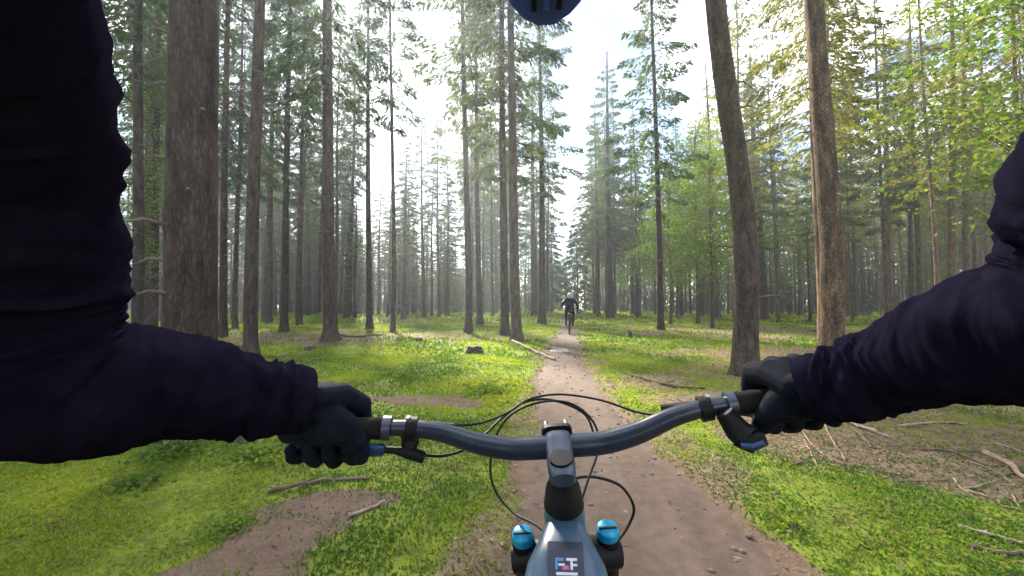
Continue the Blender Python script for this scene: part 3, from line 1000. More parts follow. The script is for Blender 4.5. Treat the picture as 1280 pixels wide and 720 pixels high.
px_tree('pine_tree', 'thinner of two pale trunks standing under the bright gap', 549, 400, 544, 4.5, SL[0], M_BARK_L, DEAD[2], 16)
px_tree('pine_tree', 'dark pine trunk standing behind the low rotten stump', 586, 418, 579, 9, PN[0], M_BARK_L, DEAD[2], 22)
px_tree('pine_tree', 'brown pine set back between the stump pine and the twin trunks', 600, 408, 594, 8, PN[1], M_BARK_L, DEAD[0], 22)
px_tree('pine_tree', 'darker of the twin trunks at the left edge of the trail', 631, 419, 628, 11, PN[2], M_BARK_L, None, 23, sides=14, seg=30)
px_tree('pine_tree', 'thicker brown twin trunk beside the pale log at the trail', 646, 426, 636, 13, PN[0], M_BARK_P, None, 23, sides=14, seg=30, flare=.5)
px_tree('spruce_tree', 'grey spruce in the pair left of the cyclist', 668, 396, 664, 8, S[1], M_BARK_L, DEAD[1], 23)
px_tree('spruce_tree', 'nearer dark spruce in the pair left of the cyclist', 678, 406, 674, 9, PN[1], M_BARK_L, DEAD[2], 22)
px_tree('spruce_tree', 'thin spruce just right of the cyclist', 748, 397, 742, 5, PN[2], M_BARK_L, DEAD[2], 20)
px_tree('spruce_tree', 'thicker spruce with a wide foot right of the cyclist', 763, 399, 757, 9, PN[1], M_BARK_L, DEAD[1], 22)
px_tree('pine_tree', 'lone slender dark pine standing in bright moss right of the trail', 826, 413, 814, 8, PN[2], M_BARK_L, DEAD[2], 21, bend=.1, sides=12, seg=30)
px_tree('spruce_tree', 'grey spruce in the shade behind the black stub', 791, 394, 786, 6, S[2], M_BARK_L, DEAD[0], 20)
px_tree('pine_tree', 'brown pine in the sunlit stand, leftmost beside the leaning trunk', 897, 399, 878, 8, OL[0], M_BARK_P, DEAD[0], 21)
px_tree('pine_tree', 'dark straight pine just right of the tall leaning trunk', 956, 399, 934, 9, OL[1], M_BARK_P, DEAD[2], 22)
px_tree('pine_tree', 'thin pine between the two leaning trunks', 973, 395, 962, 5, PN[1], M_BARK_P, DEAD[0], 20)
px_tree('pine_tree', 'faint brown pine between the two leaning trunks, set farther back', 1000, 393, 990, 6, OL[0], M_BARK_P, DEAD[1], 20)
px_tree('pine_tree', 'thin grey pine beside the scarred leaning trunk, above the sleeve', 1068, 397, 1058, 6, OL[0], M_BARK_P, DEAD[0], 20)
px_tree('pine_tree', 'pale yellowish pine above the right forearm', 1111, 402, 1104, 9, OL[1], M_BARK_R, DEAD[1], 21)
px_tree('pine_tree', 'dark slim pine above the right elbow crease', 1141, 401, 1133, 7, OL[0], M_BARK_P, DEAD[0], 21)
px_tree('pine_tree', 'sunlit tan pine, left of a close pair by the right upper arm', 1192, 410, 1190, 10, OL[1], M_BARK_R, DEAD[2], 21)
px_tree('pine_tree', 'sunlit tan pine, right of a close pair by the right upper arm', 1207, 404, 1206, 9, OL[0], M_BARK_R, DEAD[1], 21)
px_tree('spruce_tree', 'mossy green trunk close behind the left upper arm', 171, 440, 176, 13, S[2], M_BARK_L, DEAD[1], 20)
px_tree('spruce_tree', 'thin mossy trunk between the left arm and the massive trunk', 192, 422, 199, 9, S[0], M_BARK_L, DEAD[1], 20)
px_tree('spruce_tree', 'slim brown spruce hugging the right side of the massive trunk', 279, 424, 286, 9, S[1], M_BARK_L, DEAD[0], 22)
px_tree('spruce_tree', 'thin spruce between the massive trunk and the cuff spruce', 294, 412, 302, 6, S[2], M_BARK_L, DEAD[1], 20)
px_tree('spruce_tree', 'faint spruce right of the one above the cuff', 336, 406, 344, 7, S[2], M_BARK_L, DEAD[0], 21)

# young broadleaf and spruce trees that give the green middle storey
def simple_tree(name, label, bx, d, crown, H, mat, r, group=None, cs=1.0, dead=None):
    b = P(bx, 380, d)
    z = gzf(b.x, b.y) - .03
    pts = [(0, 0, 0), (.03, .02, H * .3), (-.03, .04, H * .65), (0, 0, H)]
    return tree(name, label, (b.x, b.y, z), r, H, pts, crown, mat, dead, group, 'tree', 8, 12, .4, cscale=cs * .9999)


simple_tree('beech_tree', 'bright green broadleaf tree overhanging the right upper arm', 1330, 8.2, BE[0], 12, M_BARK_P, .12, cs=.95)
simple_tree('beech_tree', 'yellow-green broadleaf tree filling the gap beside the tall leaning trunk', 872, 26, BE[0], 12, M_BARK_P, .11)
simple_tree('beech_tree', 'yellow-green young tree behind the lone slender pine', 846, 36, BE[0], 12, M_BARK_P, .11)
simple_tree('beech_tree', 'green broadleaf tree in the middle distance behind the black stub', 800, 44, BE[0], 13, M_BARK_P, .12, cs=1.05)
simple_tree('beech_tree', 'small light green tree between the cyclist and the lone pine', 775, 52, BE[1], 10, M_BARK_P, .10, cs=1.2)
simple_tree('beech_tree', 'lime-green sapling just left of the tall leaning trunk', 890, 21, BE[1], 9, M_BARK_P, .08)
simple_tree('beech_tree', 'lime-green sapling standing behind the lone slender pine, nearest of its kind', 838, 25, BE[1], 9, M_BARK_P, .08)
simple_tree('young_spruce', 'bushy blue-green young spruce right beyond the cyclist', 722, 46, YG[0], 11, M_BARK_L, .12, cs=1.2)
simple_tree('young_spruce', 'bushy young spruce left beyond the cyclist', 690, 50, YG[0], 11, M_BARK_L, .12, cs=1.1)
simple_tree('young_spruce', 'young dark spruce behind the twin trunks', 615, 44, YG[0], 10, M_BARK_L, .11)
simple_tree('young_spruce', 'young grey-green spruce under the bright gap', 510, 48, YG[1], 9, M_BARK_L, .10, cs=1.2)
simple_tree('young_spruce', 'low young spruce right of the two pale thin trunks', 566, 52, YG[1], 9, M_BARK_L, .10, cs=1.2)
simple_tree('beech_tree', 'olive broadleaf tree behind the scarred leaning pine', 1012, 30, BE[1], 9, M_BARK_P, .10, cs=1.3)
simple_tree('beech_tree', 'bright green sapling at the end of the sunlit stand', 1168, 34, BE[1], 9, M_BARK_P, .09)
simple_tree('beech_tree', 'green sapling behind the left upper arm', 176, 15, BE[1], 9, M_BARK_P, .08)

# stand of slender background trees, left and right
TM = [trunk_mesh('trunk', [(0, 0, 0), (.05, .03, 6), (-.04, .06, 13), (.05, 0, 22)], r_, 22, 8, 14, .35, .05, k) for k, r_ in enumerate((.13, .16, .19, .15))]
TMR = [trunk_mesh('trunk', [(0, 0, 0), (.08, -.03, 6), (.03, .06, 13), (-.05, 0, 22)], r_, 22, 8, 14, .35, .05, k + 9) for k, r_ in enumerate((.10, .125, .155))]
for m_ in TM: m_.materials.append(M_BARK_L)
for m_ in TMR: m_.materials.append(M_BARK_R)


LANDMARKS = [(165, 'the left upper arm'), (236, 'the massive grey-brown trunk'), (313, 'the spruce above the left cuff'), (355, 'the slim left spruce'), (413, 'the stout grey spruce'),
             (462, 'the fork-footed dark spruce'), (491, 'the slender trunk by the clearing'), (540, 'the two pale thin trunks'), (590, 'the stump pine'), (640, 'the twin trunks'), (675, 'the pair left of the cyclist'),
             (758, 'the pair right of the cyclist'), (791, 'the spruce beyond the black stub'), (826, 'the lone slender dark pine'), (876, 'the yellow-green broadleaf tree'), (931, 'the tall leaning pine'), (973, 'the thin pine between leaning trunks'),
             (1040, 'the scarred leaning pine'), (1111, 'the pale pine above the forearm'), (1141, 'the dark slim pine by the elbow'), (1200, 'the close tan pair'), (1275, 'the right upper arm')]


def fill(n, pxa, pxb, d0, d1, crowns, trunks, deads, name, label, group, avoid=(), hs=(.85, 1.05)):
    k = 0; tries = 0; got = []
    while k < n and tries < n * 30:
        tries += 1
        px = random.uniform(pxa, pxb)
        d = math.sqrt(random.random() * (d1 * d1 - d0 * d0) + d0 * d0)
        b = P(px, 380, d)
        if abs(b.x - float(path_c(b.y))) < 2.0: continue
        if any((b.x - q[0]) ** 2 + (b.y - q[1]) ** 2 < 2.0 for q in got): continue
        got.append((b.x, b.y)); k += 1
        s = random.uniform(*hs)
        root = empty(name, (b.x, b.y, gzf(b.x, b.y) - .03), (R(random.uniform(-1.2, 1.2)), R(random.uniform(-1.2, 1.2)), random.random() * 6.283), (1, 1, s))
        lm = min(LANDMARKS, key=lambda q: abs(q[0] - px))[1]
        how = 'close behind' if d < d0 + (d1 - d0) * .4 else ('well behind' if d < d0 + (d1 - d0) * .75 else 'far behind')
        tag(root, label + ' ' + how + ' ' + lm, 'tree', label + 's ' + how + ' ' + lm)
        obj('trunk', random.choice(trunks), None, root)
        c = random.choice(crowns)
        if c is not None: obj('crown', c, None, root)
        if deads:
            tag(obj('dead_branches', random.choice(deads), None, root), kind='stuff')


fill(64, 150, 440, 17, 64, [S[0], S[1], S[2], S[1]], TM, DEAD, 'spruce_tree', 'slender dark spruce', 'dense spruce stand left of the trail')
fill(34, 430, 590, 34, 68, [SL[1], SL[1], SL[0]], TM, DEAD, 'spruce_tree', 'short thin conifer', 'thin trunks under the bright gap', hs=(.42, .62))
fill(20, 585, 700, 34, 66, [PN[0], PN[1], S[1]], TM, DEAD, 'spruce_tree', 'slender hazy conifer', 'conifers behind the twin trunks')
fill(28, 720, 885, 36, 66, [PN[2], PN[1], S[2]], TM, DEAD, 'spruce_tree', 'slender shaded conifer', 'conifers right of the cyclist')
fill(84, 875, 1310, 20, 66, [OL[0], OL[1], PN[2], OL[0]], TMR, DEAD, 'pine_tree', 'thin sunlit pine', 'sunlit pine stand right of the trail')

fill(44, 330, 520, 28, 66, [SL[0], SL[1], SL[0]], TM, [DEAD[1], DEAD[0]], 'spruce_tree', 'brown pole-thin spruce', 'pole-thin spruces behind the stout spruce', hs=(.42, .62))

fill(6, 985, 1330, 13, 19, [OL[0]], TMR, [DEAD[2]], 'pine_tree', 'broad olive-crowned pine', 'olive pines near the right arm')

# the wood goes on beside the view
fill(16, -700, 60, 9, 42, [S[0], S[2]], TM, DEAD, 'spruce_tree', 'broad dark spruce', 'spruces')
fill(12, 1360, 2000, 9, 42, [OL[0], OL[1]], TMR, DEAD, 'pine_tree', 'wide olive pine', 'pines')

# far-off wood that closes the view
def far_wood():
    ps, ds, ls, ws = [], [], [], []
    tr = MB()
    for i in range(430):
        px = random.uniform(60, 1330)
        d = random.uniform(68, 105)
        b = P(px, 380, d)
        hmax = float(np.interp(px, [60, 250, 400, 440, 570, 600, 700, 720, 880, 950, 1330], [20, 18, 15, 9, 9, 12, 13, 17, 20, 24, 24]))
        h = hmax * random.uniform(.7, 1.1)
        tr.tube([(b.x, b.y, 0), (b.x + random.uniform(-.3, .3), b.y, h)], [.16, .04], 5, cap=False)
        m = 150
        t = rng.random(m) ** .8
        z = h * (.12 + .88 * t)
        rr = 2.6 * (1.05 - t) * np.sqrt(rng.random(m)) + .1
        a = rng.random(m) * 6.283
        ps.append(np.column_stack([b.x + rr * np.cos(a), b.y + rr * np.sin(a), z]))
        ds.append(unit(np.column_stack([np.cos(a), np.sin(a), -.4 - rng.random(m) * .5])))
        ls.append(.7 + rng.random(m) * .6); ws.append(.28 + rng.random(m) * .2)
    for i in range(2300):                                       # dead twigs and pole wood between the far trunks
        px = random.uniform(40, 1340)
        b = P(px, 380, random.uniform(46 if (px < 480 or px > 920) else 60, 100))
        if abs(b.x - float(path_c(b.y))) < 3.0: continue
        h = random.uniform(2.0, 9.0) * (1.0 if px < 430 or px > 900 else .6)
        for k in range(5):
            dx, dy = random.uniform(-.9, .9), random.uniform(-.5, .5)
            h0_ = random.uniform(-.2, h * .6)
            tr.tube([(b.x + dx * .2, b.y, h0_), (b.x + dx, b.y + dy, h0_ + h * random.uniform(.2, .4))], [.045, .015], 3, cap=False)
        tr.tube([(b.x, b.y, -.2), (b.x + random.uniform(-.2, .2), b.y, h * 1.3)], [.07, .03], 4, cap=False)
        m = 8
        ps.append(np.column_stack([b.x + rng.normal(size=m) * .9, b.y + rng.normal(size=m) * .9, rng.random(m) * h]))
        ds.append(unit(rng.normal(size=(m, 3)))); ls.append(.4 + rng.random(m) * .5); ws.append(.12 + rng.random(m) * .15)
    v, f = leaf_quads(np.vstack(ps), np.vstack(ds), np.concatenate(ls), np.concatenate(ws))
    bv = np.array([tuple(p) for p in tr.v]); bf = np.array(tr.f)
    me = np_mesh('far_wood', np.vstack([v, bv]), np.vstack([f, bf + len(v)]))
    me.materials.append(M_PINE); me.materials.append(M_BARK_L)
    mi = np.zeros(len(f) + len(bf), np.int32); mi[len(f):] = 1
    me.polygons.foreach_set('material_index', mi)
    return tag(obj('far_wood', me), 'distant wood closing the view behind the trees', 'wood', kind='stuff')


far_wood()

# ------------------------------------------------------------------ mountain bikes
BAR = [(0, 0, 0), (.035, 0, 0), (.075, -.001, .002), (.125, -.006, .015), (.17, -.012, .034), (.21, -.018, .046), (.26, -.024, .053), (.325, -.032, .058), (.375, -.039, .062)]


def superring(c, w, h, nrm, side, n=20, e=2.6):
    out = []
    for k in range(n):
        a = 6.28318 * k / n
        ca, sa = math.cos(a), math.sin(a)
        x = math.copysign(abs(ca) ** (2 / e), ca) * w / 2; y = math.copysign(abs(sa) ** (2 / e), sa) * h / 2
        out.append(Vector(c) + Vector(side) * x + Vector(nrm) * y)
    return out


def build_bike(label, loc, lean, steer, frame_mat, heading=0.0, accents=True):
    root = empty('mountain_bike', loc, (0, lean, heading))
    tag(root, label, 'bicycle')
    AX0 = Vector((0, .455, 1.0)); AXD = Vector((0, .42, -.907)).normalized()
    Rs = Matrix.Rotation(steer, 3, -AXD)

    def st(p):
        return AX0 + Rs @ (Vector(p) - AX0)
    # wheels
    for nm, c, sf in (('wheel', (0, -.43, .365), None), ('wheel', (0, .79, .365), st)):
        c = Vector(c)
        tf = sf or (lambda p: Vector(p))
        ring = lambda r_: [tf(c + Vector((0, math.cos(6.28318 * k / 48) * r_, math.sin(6.28318 * k / 48) * r_))) for k in range(49)]
        hub = MB().tube([tf(c + Vector((-.06, 0, 0))), tf(c + Vector((.06, 0, 0)))], .022, 12)
        wh = hub.build(nm, M_BLACK, root)
        side = (tf(c + Vector((1, 0, 0))) - tf(c)).normalized()
        MB().tube(ring(.335), .029, 12, cap=False, up=side).build('tyre', M_RUBBER, wh)
        kb = MB()
        for k in range(72):
            a = 6.28318 * k / 72
            for s_ in (-1, 1):
                p = c + Vector((s_ * (.010 if k % 2 else .021), math.cos(a) * (.362 if k % 2 else .355), math.sin(a) * (.362 if k % 2 else .355)))
                kb.box(tf(p), (.012, .013, .013), Matrix.Rotation(a, 3, 'X'))
        tag(kb.build('tread_knobs', M_RUBBER, wh, False), kind='stuff')
        MB().tube(ring(.30), .013, 8, cap=False, up=side).build('rim', M_BLACK, wh)
        sp_ = MB()
        for k in range(28):
            a = 6.28318 * k / 28; s_ = .03 if k % 2 else -.03
            sp_.tube([tf(c + Vector((s_, math.cos(a + .3) * .02, math.sin(a + .3) * .02))), tf(c + Vector((0, math.cos(a) * .295, math.sin(a) * .295)))], .0016, 4, cap=False)
        tag(sp_.build('spokes', M_STEEL, wh), kind='stuff')
        MB().tube([tf(c + Vector((-.045, 0, 0))), tf(c + Vector((-.042, 0, 0)))], .095, 24).build('brake_disc', M_STEEL, wh)
    # frame: one moulded shell of head tube, top tube, down tube, seat tube and stays
    fr = MB()
    ht = [AX0 + AXD * t for t in (.052, .075, .115, .16)]
    fr.tube(ht, [.0285, .031, .031, .033], 20, up=(0, 1, 0))
    tops = [(.452, .942, .060, .030), (.425, .938, .078, .050), (.395, .928, .103, .060), (.36, .908, .118, .066), (.31, .875, .108, .064), (.22, .826, .078, .054), (.08, .755, .056, .046), (-.06, .700, .046, .042), (-.155, .672, .042, .040)]
    rings = []
    for i, (y, zt, w, h) in enumerate(tops):
        a = Vector((0, tops[max(i - 1, 0)][0], tops[max(i - 1, 0)][1])); b = Vector((0, tops[min(i + 1, len(tops) - 1)][0], tops[min(i + 1, len(tops) - 1)][1]))
        tdir = (b - a).normalized(); nr = Vector((1, 0, 0)).cross(tdir)
        if nr.z < 0: nr = -nr
        rings.append(superring(Vector((0, y, zt)) - nr * h / 2, w, h, nr, (1, 0, 0), 24))
    fr.loft(rings)
    fr.tube([(0, .505, .885), (0, .40, .72), (0, .2, .50), (0, .03, .36)], [.036, .043, .046, .050], 16)
    fr.tube([(0, .0, .34), (0, -.08, .50), (0, -.155, .70)], [.04, .024, .022], 14)
    for s_ in (-1, 1):
        fr.tube([(s_ * .03, -.03, .36), (s_ * .055, -.22, .40), (s_ * .065, -.43, .365)], [.018, .013, .012], 10)
        fr.tube([(s_ * .03, -.10, .60), (s_ * .05, -.25, .52), (s_ * .065, -.43, .375)], [.013, .011, .011], 10)
    frame = fr.build('frame', frame_mat, root)
    # dark inlay on the top of the tube with a printed sticker
    def on_top(u, v):
        y = .44 - v
        zt = float(np.interp(y, [t_[0] for t_ in tops[::-1]], [t_[1] for t_ in tops[::-1]]))
        return Vector((u, y, zt))
    def plate(u0, u1, v0, v1, lift, nv=6):
        vs = []
        for i in range(nv):
            v_ = v0 + (v1 - v0) * i / (nv - 1)
            for u in (u0, u1): vs.append(on_top(u, v_) + Vector((0, 0, lift)))
            for u in (u0, u1): vs.append(on_top(u, v_) + Vector((0, 0, lift - .004)))
        fs = []
        for i in range(nv - 1):
            a = i * 4
            fs += [(a, a + 1, a + 5, a + 4), (a + 2, a + 6, a + 7, a + 3), (a, a + 4, a + 6, a + 2), (a + 1, a + 3, a + 7, a + 5)]
        fs += [(0, 2, 3, 1), ((nv - 1) * 4, (nv - 1) * 4 + 1, (nv - 1) * 4 + 3, (nv - 1) * 4 + 2)]
        return MB().add(vs, fs)
    if accents:
        plate(-.023, .023, .030, .17, .0022, 12).build('inlay_panel', M_PANEL, frame, False)
        for (u0, u1, v0, v1, mt) in ((-.013, -.002, .052, .055, M_DB), (-.013, -.010, .055, .064, M_DB), (-.009, -.001, .058, .060, M_DW), (-.012, .0145, .067, .0695, M_DW),
                                     (.001, .0145, .052, .0545, M_DW), (.006, .009, .0545, .064, M_DW), (.009, .0145, .058, .060, M_DW), (-.004, .004, .060, .064, M_DP),
                                     (-.014, -.004, .074, .076, M_DW), (-.012, .004, .0765, .084, M_DP), (.002, .014, .073, .082, M_DW), (-.014, .014, .087, .089, M_DW)):
            plate(u0, u1, v0, v1, .0030, 2).build('printed_mark', mt, frame, False)
    # headset, stem, bar
    MB().tube([AX0 + AXD * t for t in (-.008, .0, .014, .018, .044, .050)], [.0165, .0195, .0210, .0250, .0290, .0300], 22, up=(0, 1, 0)).build('headset_spacer', M_BLACK, root)
    bc = Vector((0, .50, 1.030))
    stm = MB()
    rings = []
    for y, z, w, h in ((.430, 1.006, .028, .022), (.436, 1.008, .036, .028), (.455, 1.014, .041, .032), (.475, 1.022, .040, .034), (.492, 1.030, .042, .042), (.506, 1.034, .043, .046)):
        nr = Vector((0, -.35, .936)); rings.append([st(p) for p in superring((0, y, z), w, h, nr, (1, 0, 0), 22, 3.5)])
    stm.loft(rings)
    stem = stm.build('stem', M_STEM, root)
    fp = MB()
    rings = []
    for y, w, h in ((.508, .046, .050), (.520, .050, .052), (.530, .046, .046)):
        rings.append([st(p) for p in superring((0, y, 1.036), w, h, (0, -.2, .98), (1, 0, 0), 20, 5)])
    fp.loft(rings).build('faceplate', M_BLACK, stem)
    for sx in (-1, 1):
        for sz in (-1, 1):
            MB().tube([st((sx * .016, .515, 1.036 + sz * .021)), st((sx * .016, .536, 1.036 + sz * .021))], .004, 8).build('bolt', M_STEEL, stem)
    MB().tube([st((0, .450, 1.027)), st((0, .448, 1.032))], [.017, .0165], 18).build('top_cap', M_BLACK, stem)
    full = [(-x, y, z) for x, y, z in BAR[::-1]][:-1] + BAR
    bp_ = [tuple(st(bc + Vector(p))) for p in full]
    smp = spline(bp_, 6)
    rr = []
    for p in smp:
        t = abs(p[0])
        rr.append(float(np.interp(t, [0, .04, .10, .18, .26, .4], [.0178, .0178, .0172, .0140, .0118, .0112])))
    bar = MB().tube(smp, rr, 18, up=(0, 0, 1)).build('handlebar', M_BAR, root)
    barw = lambda s_, x: st(bc + Vector((s_ * x, float(np.interp(x, [b[0] for b in BAR], [b[1] for b in BAR])), float(np.interp(x, [b[0] for b in BAR], [b[2] for b in BAR])))))
    for s_ in (-1, 1):
        g = MB().tube([barw(s_, x) for x in np.linspace(.262, .378, 14)], [.0162 + .0008 * (i % 2) for i in range(14)], 16).build('grip', M_RUBBER, root)
        MB().tube([barw(s_, .252), barw(s_, .264)], .0185, 18).build('grip_collar', M_STEM if accents else M_BLACK, g)
        # brake lever: clamp, body, blade in front of the grip
        c0 = barw(s_, .222)
        bl = MB().tube([barw(s_, .214), barw(s_, .230)], .0185, 16)
        bl.tube([c0 + Vector((0, .012, -.004)), c0 + Vector((-s_ * .02, .035, -.010)), c0 + Vector((-s_ * .055, .040, -.012))], [.011, .012, .009], 12)
        lev = bl.build('brake_lever', M_BLACK, root)
        MB().tube([c0 + Vector((s_ * .002, .040, -.010)), c0 + Vector((s_ * .035, .058, -.018)), c0 + Vector((s_ * .085, .050, -.024)), c0 + Vector((s_ * .115, .048, -.022))], [.006, .0055, .0055, .004], 8, flat=(1, .6)).build('lever_blade', M_STEM, lev)
        MB().tube([c0 + Vector((0, -.010, .014)), c0 + Vector((0, -.014, .022))], .004, 8).build('clamp_bolt', M_STEEL, lev)
    # suspension fork
    for s_ in (-1, 1):
        top = AX0 + AXD * .138 + Vector((s_ * .067, .006, .008))
        e1 = top + AXD * .22; e2 = Vector((s_ * .058, .79, .365))
        leg = MB().tube([st(top), st(top + AXD * .05), st(e1)], .0185, 16).build('fork_stanchion', M_BLACK, root)
        MB().tube([st(e1 - AXD * .01), st(e1 + AXD * .06), st(e2)], [.025, .026, .017], 14).build('fork_lower', M_BLACK, leg)
        cp = MB().tube([st(top - AXD * .0135), st(top - AXD * .012), st(top - AXD * .003), st(top - AXD * .002), st(top + AXD * .002)], [.0150, .0168, .0172, .0178, .0180], 20)
        cp.build('fork_cap', M_CYAN if accents else M_BLACK, leg)
        MB().box(st(top - AXD * .0135), (.028, .004, .003), Rs).build('cap_slot', M_BLACK, leg, False)
    cr = AX0 + AXD * .165
    MB().tube([st(cr + Vector((-.085, .004, -.004))), st(cr + Vector((-.05, 0, 0))), st(cr), st(cr + Vector((.05, 0, 0))), st(cr + Vector((.085, .004, -.004)))], [.02, .026, .032, .026, .02], 14).build('fork_crown', M_BLACK, root)
    # saddle, post, drivetrain
    MB().tube([(0, -.15, .68), (0, -.19, .80)], .0155, 14).build('seat_post', M_BLACK, root)
    sd = []
    for y, w, h in ((.03, .02, .018), (-.02, .038, .03), (-.10, .05, .036), (-.17, .10, .042), (-.22, .14, .045), (-.25, .13, .035), (-.262, .09, .015)):
        sd.append(superring((0, y - .04, .815 + (.008 if y < -.15 else 0)), w, h, (0, 0, 1), (1, 0, 0), 18, 2.6))
    MB().loft(sd).build('saddle', M_BLACK, root)
    crk = MB().tube([(-.07, 0, .34), (.07, 0, .34)], .018, 12)
    crk.tube([(.075, 0, .34), (.085, -.17, .34)], [.016, .012], 10); crk.tube([(-.075, 0, .34), (-.085, .17, .34)], [.016, .012], 10)
    ck = crk.build('crank', M_BLACK, root)
    for s_, y in ((1, -.17), (-1, .17)):
        MB().box((s_ * .145, y, .34), (.10, .10, .016)).build('pedal', M_BLACK, ck, False, .003)
    MB().tube([(.055, 0, .34), (.058, 0, .34)], .068, 30).build('chainring', M_STEEL, ck)
    return root, barw


LEAN = R(-2.4)
bike, barw = build_bike('grey-blue mountain bike with cyan fork caps seen from its own saddle', (.044, .16, 0), LEAN, R(5), M_FRAME)
BM = Matrix.Translation((.044, .16, 0)) @ Euler((0, LEAN, 0)).to_matrix().to_4x4()
BMI = BM.inverted()


def cable(name, pts, r=.0022, mat=None):
    loc = [tuple(BMI @ P(*p)) for p in pts]
    return MB().tube(spline(loc, 10), r, 8, up=(.3, .2, 1)).build(name, mat or M_BLACK, bike)


cable('cable', [(560, 532, .66), (600, 529, .70), (634, 516, .75), (662, 499, .79), (700, 493, .81), (750, 500, .79), (800, 516, .74), (850, 520, .69), (880, 512, .65)])
cable('cable', [(690, 672, .60), (668, 655, .645), (642, 641, .69), (620, 615, .73), (613, 585, .75), (620, 545, .77), (642, 516, .79), (680, 502, .81), (715, 505, .80), (742, 528, .77), (748, 560, .74), (735, 600, .70), (722, 640, .66)])
cable('cable', [(524, 568, .64), (552, 570, .65), (580, 562, .67), (604, 545, .70), (628, 522, .75), (655, 503, .80), (690, 500, .82), (730, 517, .80), (745, 550, .76)], .0024)
cable('cable', [(707, 600, .70), (740, 596, .73), (775, 607, .75), (792, 633, .76), (786, 656, .76), (768, 682, .74)], .0026)
# dropper remote below the left side of the bar, with a blue paddle
rem = MB()
rem.tube([tuple(BMI @ P(512, 535, .655)), tuple(BMI @ P(513, 553, .648)), tuple(BMI @ P(510, 566, .642))], [.012, .014, .010], 12)
rem.tube([tuple(BMI @ P(530, 572, .645)), tuple(BMI @ P(512, 566, .640)), tuple(BMI @ P(494, 563, .636)), tuple(BMI @ P(480, 562, .632))], [.009, .010, .0055, .005], 10)
remo = rem.build('seatpost_remote', M_BLACK, bike)
pd = MB()
a_, b_ = BMI @ P(482, 562, .632), BMI @ P(456, 563, .622)
pd.tube([a_, a_.lerp(b_, .15), a_.lerp(b_, .85), b_], [.006, .0115, .0115, .008], 12, flat=(.55, 1), up=(0, -.5, 1))
pd.build('remote_paddle', M_BLUE, remo)
sh = MB()
sh.tube([tuple(BMI @ P(905, 515, .60)), tuple(BMI @ P(922, 538, .595)), tuple(BMI @ P(936, 548, .585))], [.013, .018, .020], 14)
sh.tube([tuple(BMI @ P(920, 545, .59)), tuple(BMI @ P(938, 552, .582)), tuple(BMI @ P(957, 548, .572))], [.014, .016, .009], 12)
shf = sh.build('shifter', M_BLACK, bike)
MB().tube([tuple(BMI @ P(926, 556, .575)), tuple(BMI @ P(942, 558, .568)), tuple(BMI @ P(956, 553, .562))], [.006, .008, .006], 10, flat=(1.2, .7)).build('shift_paddle', M_BLUE, shf)

# ------------------------------------------------------------------ the rider holding the bike
WL, WR = P(378, 502, .575), P(1008, 487, .555)
rider = empty('person', (0, -.1, 0))
tag(rider, 'rider in black jacket and dark gloves gripping the handlebar, only arms and helmet visor showing', 'person')
RI = Matrix.Translation((0, .1, 0))
L_SLV = [(CP(-.25, .26, .11), .085), (CP(-.315, .20, .20), .080), (P(-22, 120, .285), .071), (P(2, 290, .330), .070), (P(16, 395, .355), .069), (P(52, 466, .372), .066), (P(120, 482, .405), .064), (P(205, 482, .455), .059), (P(285, 490, .515), .0525), (P(338, 496, .55), .0470), (P(380, 500, .578), .0440)]
R_SLV = [(CP(.30, .26, .11), .085), (CP(.375, .20, .20), .078), (P(1515, 90, .275), .069), (P(1430, 230, .315), .066), (P(1386, 330, .345), .066), (P(1330, 400, .362), .0655), (P(1250, 418, .40), .063), (P(1175, 440, .45), .057), (P(1105, 462, .50), .0495), (P(1050, 478, .53), .0440), (P(1004, 487, .555), .0400)]


